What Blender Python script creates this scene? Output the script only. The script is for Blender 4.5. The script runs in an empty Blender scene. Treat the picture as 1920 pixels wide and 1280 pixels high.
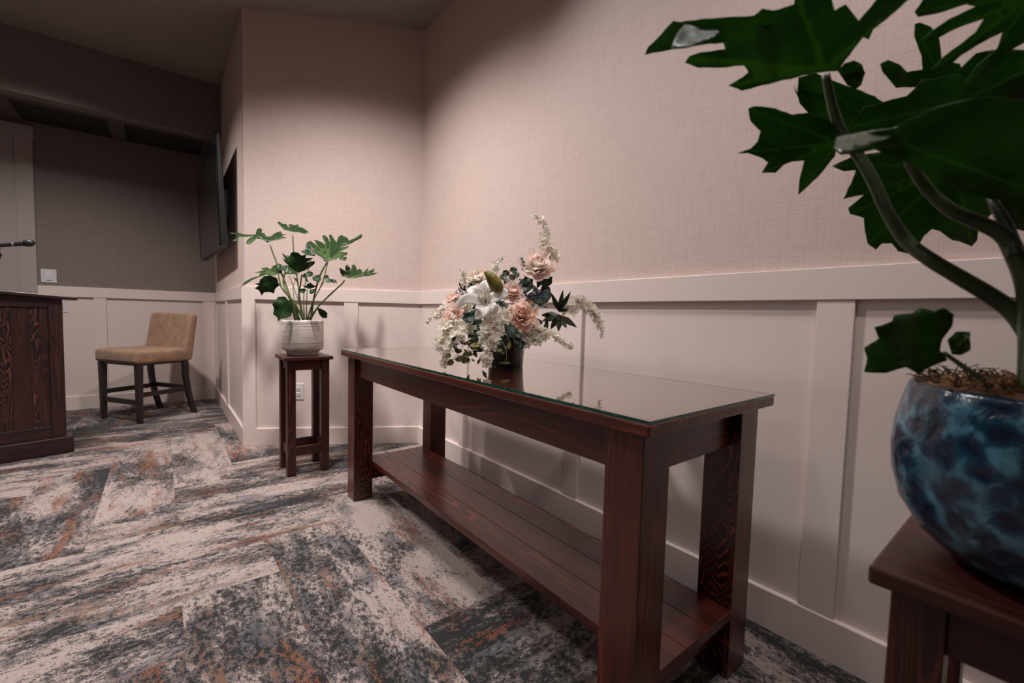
import bpy, bmesh, math, random
from math import sin, cos, pi, radians, sqrt, atan2, hypot
from mathutils import Vector, Matrix, noise, geometry
random.seed(7)
D = bpy.data
SC = bpy.context.scene
COL = SC.collection

# ------------------------------------------------------------------ camera, world, lights, exposure
F_PX, PITCH, ROLL, AZ = 821.08, 0.0586, 0.0258, -0.6743      # photo seen as 1920x1280
def cam_axes():
    fw = Vector((0, cos(PITCH), -sin(PITCH))); rt = Vector((1, 0, 0)); up = rt.cross(fw)
    r2 = rt * cos(ROLL) + up * sin(ROLL); u2 = -rt * sin(ROLL) + up * cos(ROLL)
    n = (cos(AZ), -sin(AZ)); a = (sin(AZ), cos(AZ))
    def room(v): return Vector((v.x * n[0] + v.y * n[1], v.x * a[0] + v.y * a[1], v.z))
    return room(r2), room(u2), room(fw)
CR, CU, CF = cam_axes()
CAMP = Vector((0, 0, 1.0))
cd = D.cameras.new('camera'); cam = D.objects.new('camera', cd); COL.objects.link(cam)
m = Matrix((CR, CU, -CF)).transposed().to_4x4(); m.translation = CAMP
cam.matrix_world = m
cd.sensor_width = 36; cd.lens = F_PX / 1920 * 36; cd.clip_start = 0.02
cd.dof.use_dof = True; cd.dof.focus_distance = 1.75; cd.dof.aperture_fstop = 4.0
SC.camera = cam
def at(x, y, d):
    """room point seen at pixel (x, y), d metres in front of the camera plane"""
    return CAMP + CF * d + CR * ((x - 960) / F_PX * d) - CU * ((y - 640) / F_PX * d)

w = D.worlds.new('world'); SC.world = w; w.use_nodes = True
w.node_tree.nodes['Background'].inputs[0].default_value = (1.0, .86, .82, 1)
w.node_tree.nodes['Background'].inputs[1].default_value = 0.02
SC.view_settings.view_transform = 'Standard'; SC.view_settings.look = 'None'
SC.view_settings.gamma = 1; SC.view_settings.exposure = 0.0

def spot(name, loc, power, size=140, blend=.85, rad=.07, colr=(1, .955, .925), tgt=None):
    l = D.lights.new(name, 'SPOT'); l.energy = power; l.spot_size = radians(size); l.spot_blend = blend
    l.shadow_soft_size = rad; l.color = colr
    o = D.objects.new(name, l); COL.objects.link(o); o.location = loc
    if tgt:
        o.rotation_euler = (Vector(tgt) - Vector(loc)).to_track_quat('-Z', 'Y').to_euler()
    return o
spot('downlight_over_table', (.41, 2.35, 3.04), 285, 140, 1.0, .08)
spot('downlight_near_plant', (.82, .1, 3.04), 82, 132, 1.0, .06)
spot('wall_wash_fill', (.95, 1.25, 3.04), 46, 112, 1.0, .06, (.96, .97, 1))  # added cool fill without a fixture, brightens the wall under the table
spot('downlight_by_alcove', (-.75, 4.15, 3.04), 185, 136, .9, .06)
spot('aisle_fill', (-.45, 2.75, 3.04), 130, 116, 1.0, .08)  # added fill, no known fixture, softens shadows on the wainscot
spot('downlight_in_aisle_front', (-.6, 1.1, 3.04), 30, 130, .9, .08)
def area(name, loc, size, power, colr, rot=(0, 0, 0)):
    l = D.lights.new(name, 'AREA'); l.size = size; l.energy = power; l.color = colr
    o = D.objects.new(name, l); COL.objects.link(o); o.location = loc; o.rotation_euler = rot
    return o
area('hall_fill', (-2.6, .6, 3.0), 1.6, 16, (1, .96, .93))  # unseen area light added for ambient fill

# ------------------------------------------------------------------ material helpers
def mat(name):
    m = D.materials.new(name); m.use_nodes = True
    nt = m.node_tree; b = nt.nodes['Principled BSDF']
    return m, nt, b
def N(nt, t, **k):
    n = nt.nodes.new(t)
    for a, v in k.items():
        if a.startswith('i_'):
            key = a[2:]
            key = int(key) if key.isdigit() else key.replace('_', ' ')
            n.inputs[key].default_value = v
        else: setattr(n, a, v)
    return n
def L(nt, a, b): nt.links.new(a, b)
def ramp(nt, fac, stops, interp='LINEAR'):
    r = nt.nodes.new('ShaderNodeValToRGB'); r.color_ramp.interpolation = interp
    e = r.color_ramp.elements
    while len(e) < len(stops): e.new(.5)
    for k, (p, c) in enumerate(stops):
        e[k].position = p; e[k].color = (*c, 1) if len(c) == 3 else c
    L(nt, fac, r.inputs[0]); return r
def bump(nt, b, h, s, d=.001):
    n = N(nt, 'ShaderNodeBump'); n.inputs['Strength'].default_value = s; n.inputs['Distance'].default_value = d
    L(nt, h, n.inputs['Height']); L(nt, n.outputs[0], b.inputs['Normal'])
def coords(nt, scale=(1, 1, 1), kind='Object', rot=(0, 0, 0)):
    tc = N(nt, 'ShaderNodeTexCoord'); mp = N(nt, 'ShaderNodeMapping')
    mp.inputs['Scale'].default_value = scale; mp.inputs['Rotation'].default_value = rot
    L(nt, tc.outputs[kind], mp.inputs[0]); return mp.outputs[0]
def noise_t(nt, vec, scale, detail=3, rough=.5, dist=0):
    n = N(nt, 'ShaderNodeTexNoise'); n.inputs['Scale'].default_value = scale
    n.inputs['Detail'].default_value = detail; n.inputs['Roughness'].default_value = rough
    n.inputs['Distortion'].default_value = dist
    L(nt, vec, n.inputs['Vector']); return n
def math_(nt, op, a, b=None, c=None):
    n = N(nt, 'ShaderNodeMath', operation=op)
    for k, v in enumerate((a, b, c)):
        if v is None: continue
        if hasattr(v, 'links'): L(nt, v, n.inputs[k])
        else: n.inputs[k].default_value = v
    return n.outputs[0]
def mixc(nt, fac, a, b, mode='MIX'):
    n = N(nt, 'ShaderNodeMix', data_type='RGBA', blend_type=mode)
    for k, v in ((0, fac), (6, a), (7, b)):
        if hasattr(v, 'links'): L(nt, v, n.inputs[k])
        else: n.inputs[k].default_value = v if k == 0 else (*v, 1)
    return n.outputs[2]
def plain(name, c, r=.5, spec=.5, metal=0, coat=0, var=0, vs=20):
    m, nt, b = mat(name)
    b.inputs['Roughness'].default_value = r; b.inputs['Metallic'].default_value = metal
    b.inputs['Specular IOR Level'].default_value = spec; b.inputs['Coat Weight'].default_value = coat
    v = coords(nt); n = noise_t(nt, v, vs, 4)
    k = ramp(nt, n.outputs[0], [(.3, tuple(x * (1 - var) for x in c)), (.7, tuple(min(1, x * (1 + var)) for x in c))])
    L(nt, k.outputs[0], b.inputs['Base Color'])
    return m

def linen(name, base, dark, rotz=0):
    """wallpaper woven like coarse linen; threads run along x (rotated) and z"""
    m, nt, b = mat(name)
    tc = N(nt, 'ShaderNodeTexCoord'); r0 = N(nt, 'ShaderNodeMapping'); r0.inputs['Rotation'].default_value = (0, 0, rotz)
    L(nt, tc.outputs['Object'], r0.inputs[0])
    def th(sc, s, d=3):
        mp = N(nt, 'ShaderNodeMapping'); mp.inputs['Scale'].default_value = sc; L(nt, r0.outputs[0], mp.inputs[0])
        return noise_t(nt, mp.outputs[0], s, d, .6).outputs[0]
    h = th((14, 14, 400), 1.0); v = th((400, 400, 14), 1.0)
    h2 = th((9, 9, 200), 1.0, 2); v2 = th((200, 200, 9), 1.0, 2)
    big = th((1, 1, 1), 1.3, 2)
    hh = ramp(nt, h, [(.36, (0, 0, 0)), (.62, (1, 1, 1))]).outputs[0]
    vv = ramp(nt, v, [(.36, (0, 0, 0)), (.62, (1, 1, 1))]).outputs[0]
    h3 = ramp(nt, h2, [(.30, (0, 0, 0)), (.50, (1, 1, 1))]).outputs[0]
    v3 = ramp(nt, v2, [(.30, (0, 0, 0)), (.50, (1, 1, 1))]).outputs[0]
    s = math_(nt, 'ADD', math_(nt, 'MULTIPLY', hh, .28), math_(nt, 'MULTIPLY', vv, .24))
    s = math_(nt, 'ADD', s, math_(nt, 'MULTIPLY', math_(nt, 'MULTIPLY', h3, v3), .48))
    c = mixc(nt, s, dark, base)
    c = mixc(nt, math_(nt, 'MULTIPLY', big, .12), c, tuple(x * .85 for x in base))
    L(nt, c, b.inputs['Base Color']); b.inputs['Roughness'].default_value = .75
    b.inputs['Specular IOR Level'].default_value = .25
    bump(nt, b, s, .35, .0006)
    return m

def wood(name, axis='x', coat=.25, dark=(.042, .0095, .007), red=(.235, .042, .026), bold=.5, rough=.3, freq=75, sc=1.0, kx=(.7, 8), zone0=.50):
    m, nt, b = mat(name)
    tc = N(nt, 'ShaderNodeTexCoord'); oi = N(nt, 'ShaderNodeObjectInfo')
    vm = N(nt, 'ShaderNodeVectorMath', operation='ADD'); cb = N(nt, 'ShaderNodeCombineXYZ')
    rr = math_(nt, 'MULTIPLY', oi.outputs['Random'], 37.0)
    for k in range(3): L(nt, rr, cb.inputs[k])
    L(nt, tc.outputs['Object'], vm.inputs[0]); L(nt, cb.outputs[0], vm.inputs[1])
    def mp(al, ac):
        q = N(nt, 'ShaderNodeMapping')
        q.inputs['Scale'].default_value = tuple((al if 'xyz'[k] == axis else ac) * sc for k in range(3))
        L(nt, vm.outputs[0], q.inputs[0]); return q.outputs[0]
    n1 = noise_t(nt, mp(*kx), 1.0, 2, .5, .25).outputs[0]
    wav = math_(nt, 'SINE', math_(nt, 'MULTIPLY', n1, float(freq) * 2))
    lines = ramp(nt, wav, [(.0, (0, 0, 0)), (.45, (.15, .15, .15)), (.8, (1, 1, 1))]).outputs[0]
    zone = ramp(nt, noise_t(nt, mp(.4, 13), 1.0, 1).outputs[0], [(zone0, (0, 0, 0)), (zone0 + .1, (1, 1, 1))]).outputs[0]
    fine = noise_t(nt, mp(9, 260), 1.0, 3, .7).outputs[0]
    med = noise_t(nt, mp(2, 30), 1.0, 3, .6).outputs[0]
    base = ramp(nt, med, [(.25, dark), (.75, tuple(.62 * r + .38 * d for r, d in zip(red, dark)))]).outputs[0]
    c = mixc(nt, math_(nt, 'MULTIPLY', math_(nt, 'MULTIPLY', lines, zone), bold), base, tuple(min(1, x * 1.7) for x in red))
    inv = math_(nt, 'MULTIPLY', math_(nt, 'MULTIPLY', math_(nt, 'SUBTRACT', 1, lines), zone), bold * .9)
    c = mixc(nt, inv, c, tuple(x * .6 for x in dark))
    fr = ramp(nt, fine, [(.35, (.55, .55, .55)), (.6, (1, 1, 1))]).outputs[0]
    c = mixc(nt, .7, c, fr, 'MULTIPLY')
    L(nt, c, b.inputs['Base Color'])
    b.inputs['Roughness'].default_value = rough; b.inputs['Specular IOR Level'].default_value = .45
    b.inputs['Coat Weight'].default_value = coat; b.inputs['Coat Roughness'].default_value = .22
    bump(nt, b, fine, .12, .0004)
    return m

M = {}
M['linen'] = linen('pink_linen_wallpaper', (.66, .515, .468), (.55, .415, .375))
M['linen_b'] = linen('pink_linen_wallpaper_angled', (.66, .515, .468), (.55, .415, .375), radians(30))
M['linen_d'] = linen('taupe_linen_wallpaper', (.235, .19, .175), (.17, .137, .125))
M['paint'] = plain('satin_trim_paint', (.74, .615, .575), .38, .45, var=.02, vs=3)
def panel_paint():
    m, nt, b = mat('panel_paint')
    v = coords(nt, (120, 120, 420)); n = noise_t(nt, v, 1, 3)
    b.inputs['Base Color'].default_value = (.72, .595, .555, 1); b.inputs['Roughness'].default_value = .42
    bump(nt, b, n.outputs[0], .25, .0006); return m
M['panel'] = panel_paint()
M['ceil'] = plain('ceiling_paint_dimmed', (.30, .27, .245), .85, .2, var=.03)  # ceiling darkened: missing light and vignette put into the base colour
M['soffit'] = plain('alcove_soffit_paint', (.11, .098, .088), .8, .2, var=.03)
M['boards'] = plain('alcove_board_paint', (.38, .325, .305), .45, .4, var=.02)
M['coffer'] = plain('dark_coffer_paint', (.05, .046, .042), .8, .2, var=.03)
M['wood_x'] = wood('cherry_wood_x', 'x'); M['wood_y'] = wood('cherry_wood_y', 'y'); M['wood_z'] = wood('cherry_wood_z', 'z', bold=.3)
M['grain_z'] = wood('bold_grain_wood_z', 'z', bold=1.0, freq=105, kx=(2.6, 13), zone0=.2, dark=(.02, .006, .005), red=(.16, .030, .018))
M['pod_grain'] = wood('bold_grain_podium', 'z', bold=1.0, freq=90, kx=(1.8, 14), zone0=.2, dark=(.010, .005, .005), red=(.075, .020, .016), rough=.4)
M['stand_x'], M['stand_y'], M['stand_z'] = [wood('shaded_stand_wood_' + a_, a_, bold=.35, coat=.08, rough=.4, dark=(.018, .0055, .0045), red=(.11, .021, .014)) for a_ in 'xyz']  # same wood as the table, darkened: vignette shade put into the colour
M['wood_plain'] = wood('cherry_wood_plain', 'z', bold=.25)
M['wood_pod'] = wood('podium_wood', 'z', bold=.25, dark=(.014, .006, .006), red=(.075, .018, .015), rough=.4, sc=.8)
M['wood_podx'] = wood('podium_wood_rail', 'x', bold=.5, dark=(.010, .005, .005), red=(.065, .015, .012), rough=.4)
M['chairleg'] = plain('espresso_wood', (.022, .014, .012), .4, var=.2)
M['black'] = plain('black_plastic', (.012, .012, .014), .35, var=.05)
M['black_gloss'] = plain('black_gloss', (.006, .006, .007), .12, var=.02)
M['screen'] = plain('tv_screen', (.010, .009, .009), .16, .5, coat=.3)
M['silver'] = plain('silver_band', (.5, .5, .5), .3, metal=.9)
M['plate'] = plain('white_plastic_plate', (.66, .62, .62), .35, var=.01)
M['slot'] = plain('dark_slots', (.02, .02, .02), .6)
def grille():
    m, nt, b = mat('mic_grille')
    v = coords(nt, (600, 600, 600)); n = N(nt, 'ShaderNodeTexVoronoi'); n.inputs['Scale'].default_value = 1; L(nt, v, n.inputs[0])
    r = ramp(nt, n.outputs[0], [(.2, (.003, .003, .003)), (.5, (.05, .05, .055))]); L(nt, r.outputs[0], b.inputs[0])
    b.inputs['Metallic'].default_value = .6; b.inputs['Roughness'].default_value = .4
    bump(nt, b, n.outputs[0], .5, .0006); return m
M['grille'] = grille()
def fabric():
    m, nt, b = mat('tan_fabric')
    v = coords(nt); n = noise_t(nt, v, 14, 4, .6); n2 = noise_t(nt, v, 420, 2)
    r = ramp(nt, n.outputs[0], [(.3, (.25, .145, .088)), (.7, (.37, .225, .14))]); L(nt, r.outputs[0], b.inputs[0])
    b.inputs['Roughness'].default_value = .85; b.inputs['Sheen Weight'].default_value = .2
    b.inputs['Specular IOR Level'].default_value = .2
    bump(nt, b, n2.outputs[0], .4, .001); return m
M['fabric'] = fabric()
def glass_top():
    m = D.materials.new('clear_glass_sheet'); m.use_nodes = True; nt = m.node_tree
    for n in list(nt.nodes): nt.nodes.remove(n)
    o = N(nt, 'ShaderNodeOutputMaterial'); mx = N(nt, 'ShaderNodeMixShader')
    tr = N(nt, 'ShaderNodeBsdfTransparent'); tr.inputs[0].default_value = (.90, .95, .92, 1)
    gl = N(nt, 'ShaderNodeBsdfGlossy'); gl.inputs[0].default_value = (.98, .98, .97, 1); gl.inputs['Roughness'].default_value = .015
    fr = N(nt, 'ShaderNodeFresnel'); fr.inputs[0].default_value = 1.5
    R = fr.outputs[0]; ge = N(nt, 'ShaderNodeNewGeometry')      # three stacked surfaces: glass top, glass underside, varnish
    fac = math_(nt, 'DIVIDE', math_(nt, 'MULTIPLY', R, 3.0), math_(nt, 'MULTIPLY_ADD', R, 2.0, 1.0))
    fac = math_(nt, 'MULTIPLY', fac, math_(nt, 'SUBTRACT', 1.0, ge.outputs['Backfacing']))
    L(nt, fac, mx.inputs[0]); L(nt, tr.outputs[0], mx.inputs[1]); L(nt, gl.outputs[0], mx.inputs[2]); L(nt, mx.outputs[0], o.inputs[0])
    return m
M['glass'] = glass_top()
def glass_edge():
    m, nt, b = mat('green_glass_edge')
    v = coords(nt, (30, 30, 300)); n = noise_t(nt, v, 1, 2)
    r = ramp(nt, n.outputs[0], [(.35, (.002, .03, .022)), (.65, (.012, .12, .085))]); L(nt, r.outputs[0], b.inputs[0])
    b.inputs['Roughness'].default_value = .12; b.inputs['Coat Weight'].default_value = .5; return m
M['glass_edge'] = glass_edge()

def carpet():
    m, nt, b = mat('distressed_carpet_planks')
    tc = N(nt, 'ShaderNodeTexCoord')
    def mp(s, kind='UV'):
        q = N(nt, 'ShaderNodeMapping'); q.inputs['Scale'].default_value = s; L(nt, tc.outputs[kind], q.inputs[0]); return q.outputs[0]
    g1 = noise_t(nt, mp((1, 1, 1), 'Object'), 210, 2, .7).outputs[0]         # yarn speckle
    g2 = noise_t(nt, mp((42, 60, 42)), 1.0, 3, .7).outputs[0]              # ragged flecks along the plank
    big = noise_t(nt, mp((1.5, 4.0, 1)), 1.0, 3, .55, .4).outputs[0]
    wide = noise_t(nt, mp((1.6, 1.6, 1), 'Object'), 1.0, 2, .5, .3).outputs[0]
    big = math_(nt, 'ADD', math_(nt, 'MULTIPLY', big, .62), math_(nt, 'MULTIPLY', wide, .38))
    mid = noise_t(nt, mp((7, 14, 1)), 1.0, 4, .65, .5).outputs[0]
    def dev(x, k): return math_(nt, 'MULTIPLY', math_(nt, 'SUBTRACT', x, .5), k)
    s = math_(nt, 'ADD', big, dev(mid, .42))
    s = math_(nt, 'ADD', s, dev(g2, .62))
    s = math_(nt, 'ADD', s, dev(g1, .42))
    s = math_(nt, 'ADD', s, N(nt, 'ShaderNodeAttribute', attribute_name='tone').outputs['Fac'])
    cream = (.46, .365, .335); grey = (.125, .102, .100); char = (.022, .021, .022)
    r = ramp(nt, s, [(.0, char), (.428, char), (.455, grey), (.520, grey), (.545, cream), (1, cream)])
    c = r.outputs[0]
    # slate-blue tint in the greys
    bl = noise_t(nt, mp((2.2, 7, 1)), 1.7, 2).outputs[0]
    bm = ramp(nt, math_(nt, 'ADD', bl, dev(g2, .9)), [(.62, (0, 0, 0)), (.64, (1, 1, 1))]).outputs[0]
    c = mixc(nt, math_(nt, 'MULTIPLY', bm, .55), c, (.115, .112, .13))
    # rust streaks
    rn = noise_t(nt, mp((1.7, 9, 1)), 1.0, 3, .6, .3).outputs[0]
    rs = math_(nt, 'ADD', math_(nt, 'ADD', rn, dev(g2, .85)), dev(g1, .5))
    rm = ramp(nt, rs, [(.615, (0, 0, 0)), (.635, (1, 1, 1))]).outputs[0]
    hue = noise_t(nt, mp((3, 5, 1)), 1.0, 1).outputs[0]
    rust = ramp(nt, hue, [(.4, (.235, .070, .034)), (.6, (.21, .095, .045))]).outputs[0]
    c = mixc(nt, math_(nt, 'MULTIPLY', rm, .85), c, rust)
    pl = noise_t(nt, mp((1, 1, 1), 'Object'), 700, 2, .6).outputs[0]
    c = mixc(nt, .8, c, ramp(nt, pl, [(.3, (.55, .55, .55)), (.65, (1.0, 1.0, 1.0))]).outputs[0], 'MULTIPLY')
    L(nt, c, b.inputs[0]); b.inputs['Roughness'].default_value = .95; b.inputs['Specular IOR Level'].default_value = .1
    b.inputs['Sheen Weight'].default_value = .15
    bump(nt, b, math_(nt, 'ADD', g1, pl), .7, .003)
    return m
M['carpet'] = carpet()

def leafmat(name, a, bcol, vein, rough=.3, trans=.2):
    m, nt, b = mat(name)
    at_ = N(nt, 'ShaderNodeAttribute', attribute_name='vein')
    v = coords(nt); n = noise_t(nt, v, 22, 4)
    c = ramp(nt, n.outputs[0], [(.3, a), (.7, bcol)]).outputs[0]
    vm = ramp(nt, at_.outputs['Fac'], [(.86, (0, 0, 0)), (.97, (1, 1, 1))]).outputs[0]
    c = mixc(nt, math_(nt, 'MULTIPLY', vm, .6), c, vein)
    L(nt, c, b.inputs[0]); b.inputs['Roughness'].default_value = rough; b.inputs['Specular IOR Level'].default_value = .32
    n2 = noise_t(nt, v, 90, 3); bump(nt, b, n2.outputs[0], .25, .0015)
    tl = N(nt, 'ShaderNodeBsdfTranslucent'); mx = N(nt, 'ShaderNodeMixShader'); mx.inputs[0].default_value = trans
    L(nt, mixc(nt, 1, c, (1.6, 2.0, .7), 'MULTIPLY'), tl.inputs[0])
    o = nt.nodes['Material Output']; L(nt, b.outputs[0], mx.inputs[1]); L(nt, tl.outputs[0], mx.inputs[2]); L(nt, mx.outputs[0], o.inputs[0])
    return m
M['leaf'] = leafmat('philodendron_leaf', (.012, .036, .009), (.024, .058, .014), (.09, .15, .045), .34, .3)
M['leaf_near'] = leafmat('broad_philodendron_leaf', (.024, .066, .014), (.046, .108, .020), (.08, .15, .03), .40, .5)
M['leaf_sheen'] = leafmat('leaf_sheen_patch', (.06, .085, .06), (.12, .145, .115), (.14, .17, .12), .28, .05)  # paler green: sheen highlight painted into the leaf colour
M['stem'] = plain('green_petiole', (.075, .105, .028), .4, var=.3, vs=40)
M['stem_near'] = plain('dark_green_petiole', (.030, .050, .018), .45, var=.35, vs=30)
M['fleaf'] = leafmat('silk_leaf_dark', (.012, .030, .018), (.028, .058, .034), (.06, .10, .06), .45, .1)
M['fleaf_dk'] = leafmat('silk_leaf_olive', (.016, .022, .010), (.035, .042, .018), (.07, .08, .03), .45, .1)
M['fleaf_y'] = leafmat('silk_leaf_yellowgreen', (.12, .12, .035), (.30, .27, .10), (.38, .34, .16), .5, .2)
M['euc'] = leafmat('eucalyptus_leaf', (.05, .065, .04), (.12, .13, .08), (.16, .17, .1), .5, .1)
def petal(name, a, bcol, spread=30, trans=.45):
    m, nt, b = mat(name); v = coords(nt); n = noise_t(nt, v, spread, 3)
    c = ramp(nt, n.outputs[0], [(.35, a), (.65, bcol)]).outputs[0]; L(nt, c, b.inputs[0])
    b.inputs['Roughness'].default_value = .6; b.inputs['Specular IOR Level'].default_value = .25
    tl = N(nt, 'ShaderNodeBsdfTranslucent'); mx = N(nt, 'ShaderNodeMixShader'); mx.inputs[0].default_value = trans
    L(nt, c, tl.inputs[0]); o = nt.nodes['Material Output']
    L(nt, b.outputs[0], mx.inputs[1]); L(nt, tl.outputs[0], mx.inputs[2]); L(nt, mx.outputs[0], o.inputs[0]); return m
M['peach'] = petal('peach_petal', (.90, .58, .44), (.92, .78, .69))
M['pink'] = petal('blush_petal', (.92, .70, .62), (.94, .82, .77))
M['cream'] = petal('cream_petal', (.88, .81, .69), (.93, .90, .83))
M['white'] = petal('white_petal', (.90, .86, .83), (.95, .93, .92), 12)
M['bud'] = plain('olive_bud', (.20, .15, .02), .4, var=.5, vs=28)
M['blue'] = plain('blue_statice', (.045, .05, .11), .7, var=.4, vs=80)
M['vase'] = plain('dark_vase_glaze', (.018, .010, .009), .15, coat=.4, var=.2)
M['pistil'] = plain('yellow_pistil', (.55, .42, .14), .5)
def pot_white():
    m, nt, b = mat('streaked_white_glaze')
    v = coords(nt, (5, 5, 170)); n = noise_t(nt, v, 1, 4, .7, .2)
    c = ramp(nt, n.outputs[0], [(.36, (.27, .22, .19)), (.5, (.46, .40, .36)), (.66, (.60, .54, .50))]).outputs[0]
    L(nt, c, b.inputs[0]); b.inputs['Roughness'].default_value = .35; bump(nt, b, n.outputs[0], .3, .001); return m
M['pot_white'] = pot_white()
def pot_blue():
    m, nt, b = mat('mottled_blue_glaze')
    v = coords(nt); n = noise_t(nt, v, 42, 3, .6, .8); n2 = noise_t(nt, v, 16, 3, .6, 1.0)
    vo = N(nt, 'ShaderNodeTexVoronoi', feature='SMOOTH_F1'); vo.inputs['Scale'].default_value = 46; vo.inputs['Smoothness'].default_value = .5
    dn = N(nt, 'ShaderNodeVectorMath', operation='ADD'); sc_ = N(nt, 'ShaderNodeVectorMath', operation='SCALE'); sc_.inputs['Scale'].default_value = .02
    L(nt, n2.outputs['Color'], sc_.inputs[0]); L(nt, v, dn.inputs[0]); L(nt, sc_.outputs[0], dn.inputs[1]); L(nt, dn.outputs[0], vo.inputs['Vector'])
    k = math_(nt, 'ADD', math_(nt, 'MULTIPLY', vo.outputs['Distance'], .7), math_(nt, 'MULTIPLY', n.outputs[0], .75))
    c = ramp(nt, k, [(.42, (.001, .005, .016)), (.60, (.002, .018, .046)), (.76, (.004, .045, .085)), (.92, (.07, .20, .28))]).outputs[0]
    c = mixc(nt, ramp(nt, n2.outputs[0], [(.42, (0, 0, 0)), (.6, (1, 1, 1))]).outputs[0], mixc(nt, .55, c, (.003, .009, .026)), c)
    L(nt, c, b.inputs[0]); b.inputs['Roughness'].default_value = .22; b.inputs['Coat Weight'].default_value = .2; b.inputs['Coat Roughness'].default_value = .1
    bump(nt, b, k, .8, .0045); return m
M['pot_blue'] = pot_blue()
M['soil'] = plain('dark_soil', (.035, .018, .010), .9, var=.5, vs=120)
M['moss'] = plain('brown_moss', (.11, .047, .013), .9, var=.7, vs=60)

# ------------------------------------------------------------------ mesh helpers
class MB:
    def __init__(s): s.v = []; s.f = []; s.m = []; s.vein = None
    def add(s, vs, fs, mi=0):
        o = len(s.v); s.v += [Vector(p) for p in vs]; s.f += [tuple(o + i for i in f) for f in fs]; s.m += [mi] * len(fs); return s
    def box(s, x0, x1, y0, y1, z0, z1, mi=0, T=None):
        p = [Vector((x, y, z)) for z in (z0, z1) for y in (y0, y1) for x in (x0, x1)]
        if T: p = [T @ q for q in p]
        return s.add(p, [(0, 2, 3, 1), (4, 5, 7, 6), (0, 1, 5, 4), (2, 6, 7, 3), (0, 4, 6, 2), (1, 3, 7, 5)], mi)
    def hexa(s, p, mi=0):      # 8 points, bottom loop then top loop
        return s.add(p, [(3, 2, 1, 0), (4, 5, 6, 7), (0, 1, 5, 4), (1, 2, 6, 5), (2, 3, 7, 6), (3, 0, 4, 7)], mi)
    def lathe(s, prof, c=(0, 0), seg=48, mi=0, f=None):
        vs = []; fs = []; n = len(prof)
        for (r, z) in prof:
            for k in range(seg):
                t = 2 * pi * k / seg; rr = r * (f(t, z) if f else 1)
                vs.append((c[0] + rr * cos(t), c[1] + rr * sin(t), z))
        for i in range(n - 1):
            for k in range(seg):
                a = i * seg + k; b_ = i * seg + (k + 1) % seg
                fs.append((a, b_, b_ + seg, a + seg))
        fs.append(tuple(reversed(range(seg)))); fs.append(tuple((n - 1) * seg + k for k in range(seg)))
        return s.add(vs, fs, mi)
    def tube(s, pts, rad, seg=8, mi=0, smooth=True):
        pts = [Vector(p) for p in pts]
        if not hasattr(rad, '__len__'): rad = [rad] * len(pts)
        if smooth and len(pts) > 2: pts, rad = catmull(pts, rad, 5)
        rings = []; up = Vector((.3, .1, 1)).normalized()
        for i, p in enumerate(pts):
            t = (pts[min(i + 1, len(pts) - 1)] - pts[max(i - 1, 0)])
            if t.length < 1e-9: t = Vector((0, 0, 1))
            t.normalize(); a = t.cross(up)
            if a.length < 1e-3: a = t.cross(Vector((1, 0, 0)))
            a.normalize(); b = t.cross(a); rings.append([p + (a * cos(2 * pi * k / seg) + b * sin(2 * pi * k / seg)) * rad[i] for k in range(seg)])
        vs = [q for r in rings for q in r]; fs = []
        for i in range(len(rings) - 1):
            for k in range(seg):
                a = i * seg + k; b = i * seg + (k + 1) % seg; fs.append((a, b, b + seg, a + seg))
        fs.append(tuple(reversed(range(seg)))); fs.append(tuple((len(rings) - 1) * seg + k for k in range(seg)))
        return s.add(vs, fs, mi)
    def ball(s, c, r, seg=8, mi=0, sc=(1, 1, 1)):
        c = Vector(c); vs = [c + Vector((0, 0, -r * sc[2]))]; fs = []; n = seg // 2
        for i in range(1, n):
            th = pi * i / n
            for k in range(seg):
                ph = 2 * pi * k / seg; vs.append(c + Vector((r * sc[0] * sin(th) * cos(ph), r * sc[1] * sin(th) * sin(ph), -r * sc[2] * cos(th))))
        vs.append(c + Vector((0, 0, r * sc[2]))); last = len(vs) - 1
        for k in range(seg):
            fs.append((0, 1 + (k + 1) % seg, 1 + k)); a = 1 + (n - 2) * seg; fs.append((last, a + k, a + (k + 1) % seg))
        for i in range(n - 2):
            for k in range(seg):
                a = 1 + i * seg + k; b = 1 + i * seg + (k + 1) % seg; fs.append((a, b, b + seg, a + seg))
        return s.add(vs, fs, mi)
    def build(s, name, mats, parent=None, smooth=False, bevel=0, seg=2, solid=0, sub=0):
        me = D.meshes.new(name); 
        root = parent
        while root is not None and root.parent is not None: root = root.parent
        inv = root.matrix_basis.inverted() if root is not None and root.type == 'EMPTY' else None
        vs = [inv @ q for q in s.v] if inv else s.v
        me.from_pydata([tuple(q) for q in vs], [], s.f); me.update()
        if not isinstance(mats, (list, tuple)): mats = [mats]
        for q in mats: me.materials.append(q)
        for k, p in enumerate(me.polygons): p.material_index = s.m[k]; p.use_smooth = smooth
        if s.vein:
            a = me.attributes.new('vein', 'FLOAT', 'POINT')
            for k, x in enumerate(s.vein): a.data[k].value = x
        bm = bmesh.new(); bm.from_mesh(me); bmesh.ops.recalc_face_normals(bm, faces=bm.faces); bm.to_mesh(me); bm.free()
        o = D.objects.new(name, me); COL.objects.link(o)
        if parent is not None: o.parent = parent
        if sub: md = o.modifiers.new('sub', 'SUBSURF'); md.levels = sub; md.render_levels = sub
        if bevel: md = o.modifiers.new('bevel', 'BEVEL'); md.width = bevel; md.segments = seg; md.limit_method = 'ANGLE'; md.harden_normals = False
        if solid: md = o.modifiers.new('solid', 'SOLIDIFY'); md.thickness = solid; md.offset = 0
        return o
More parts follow.
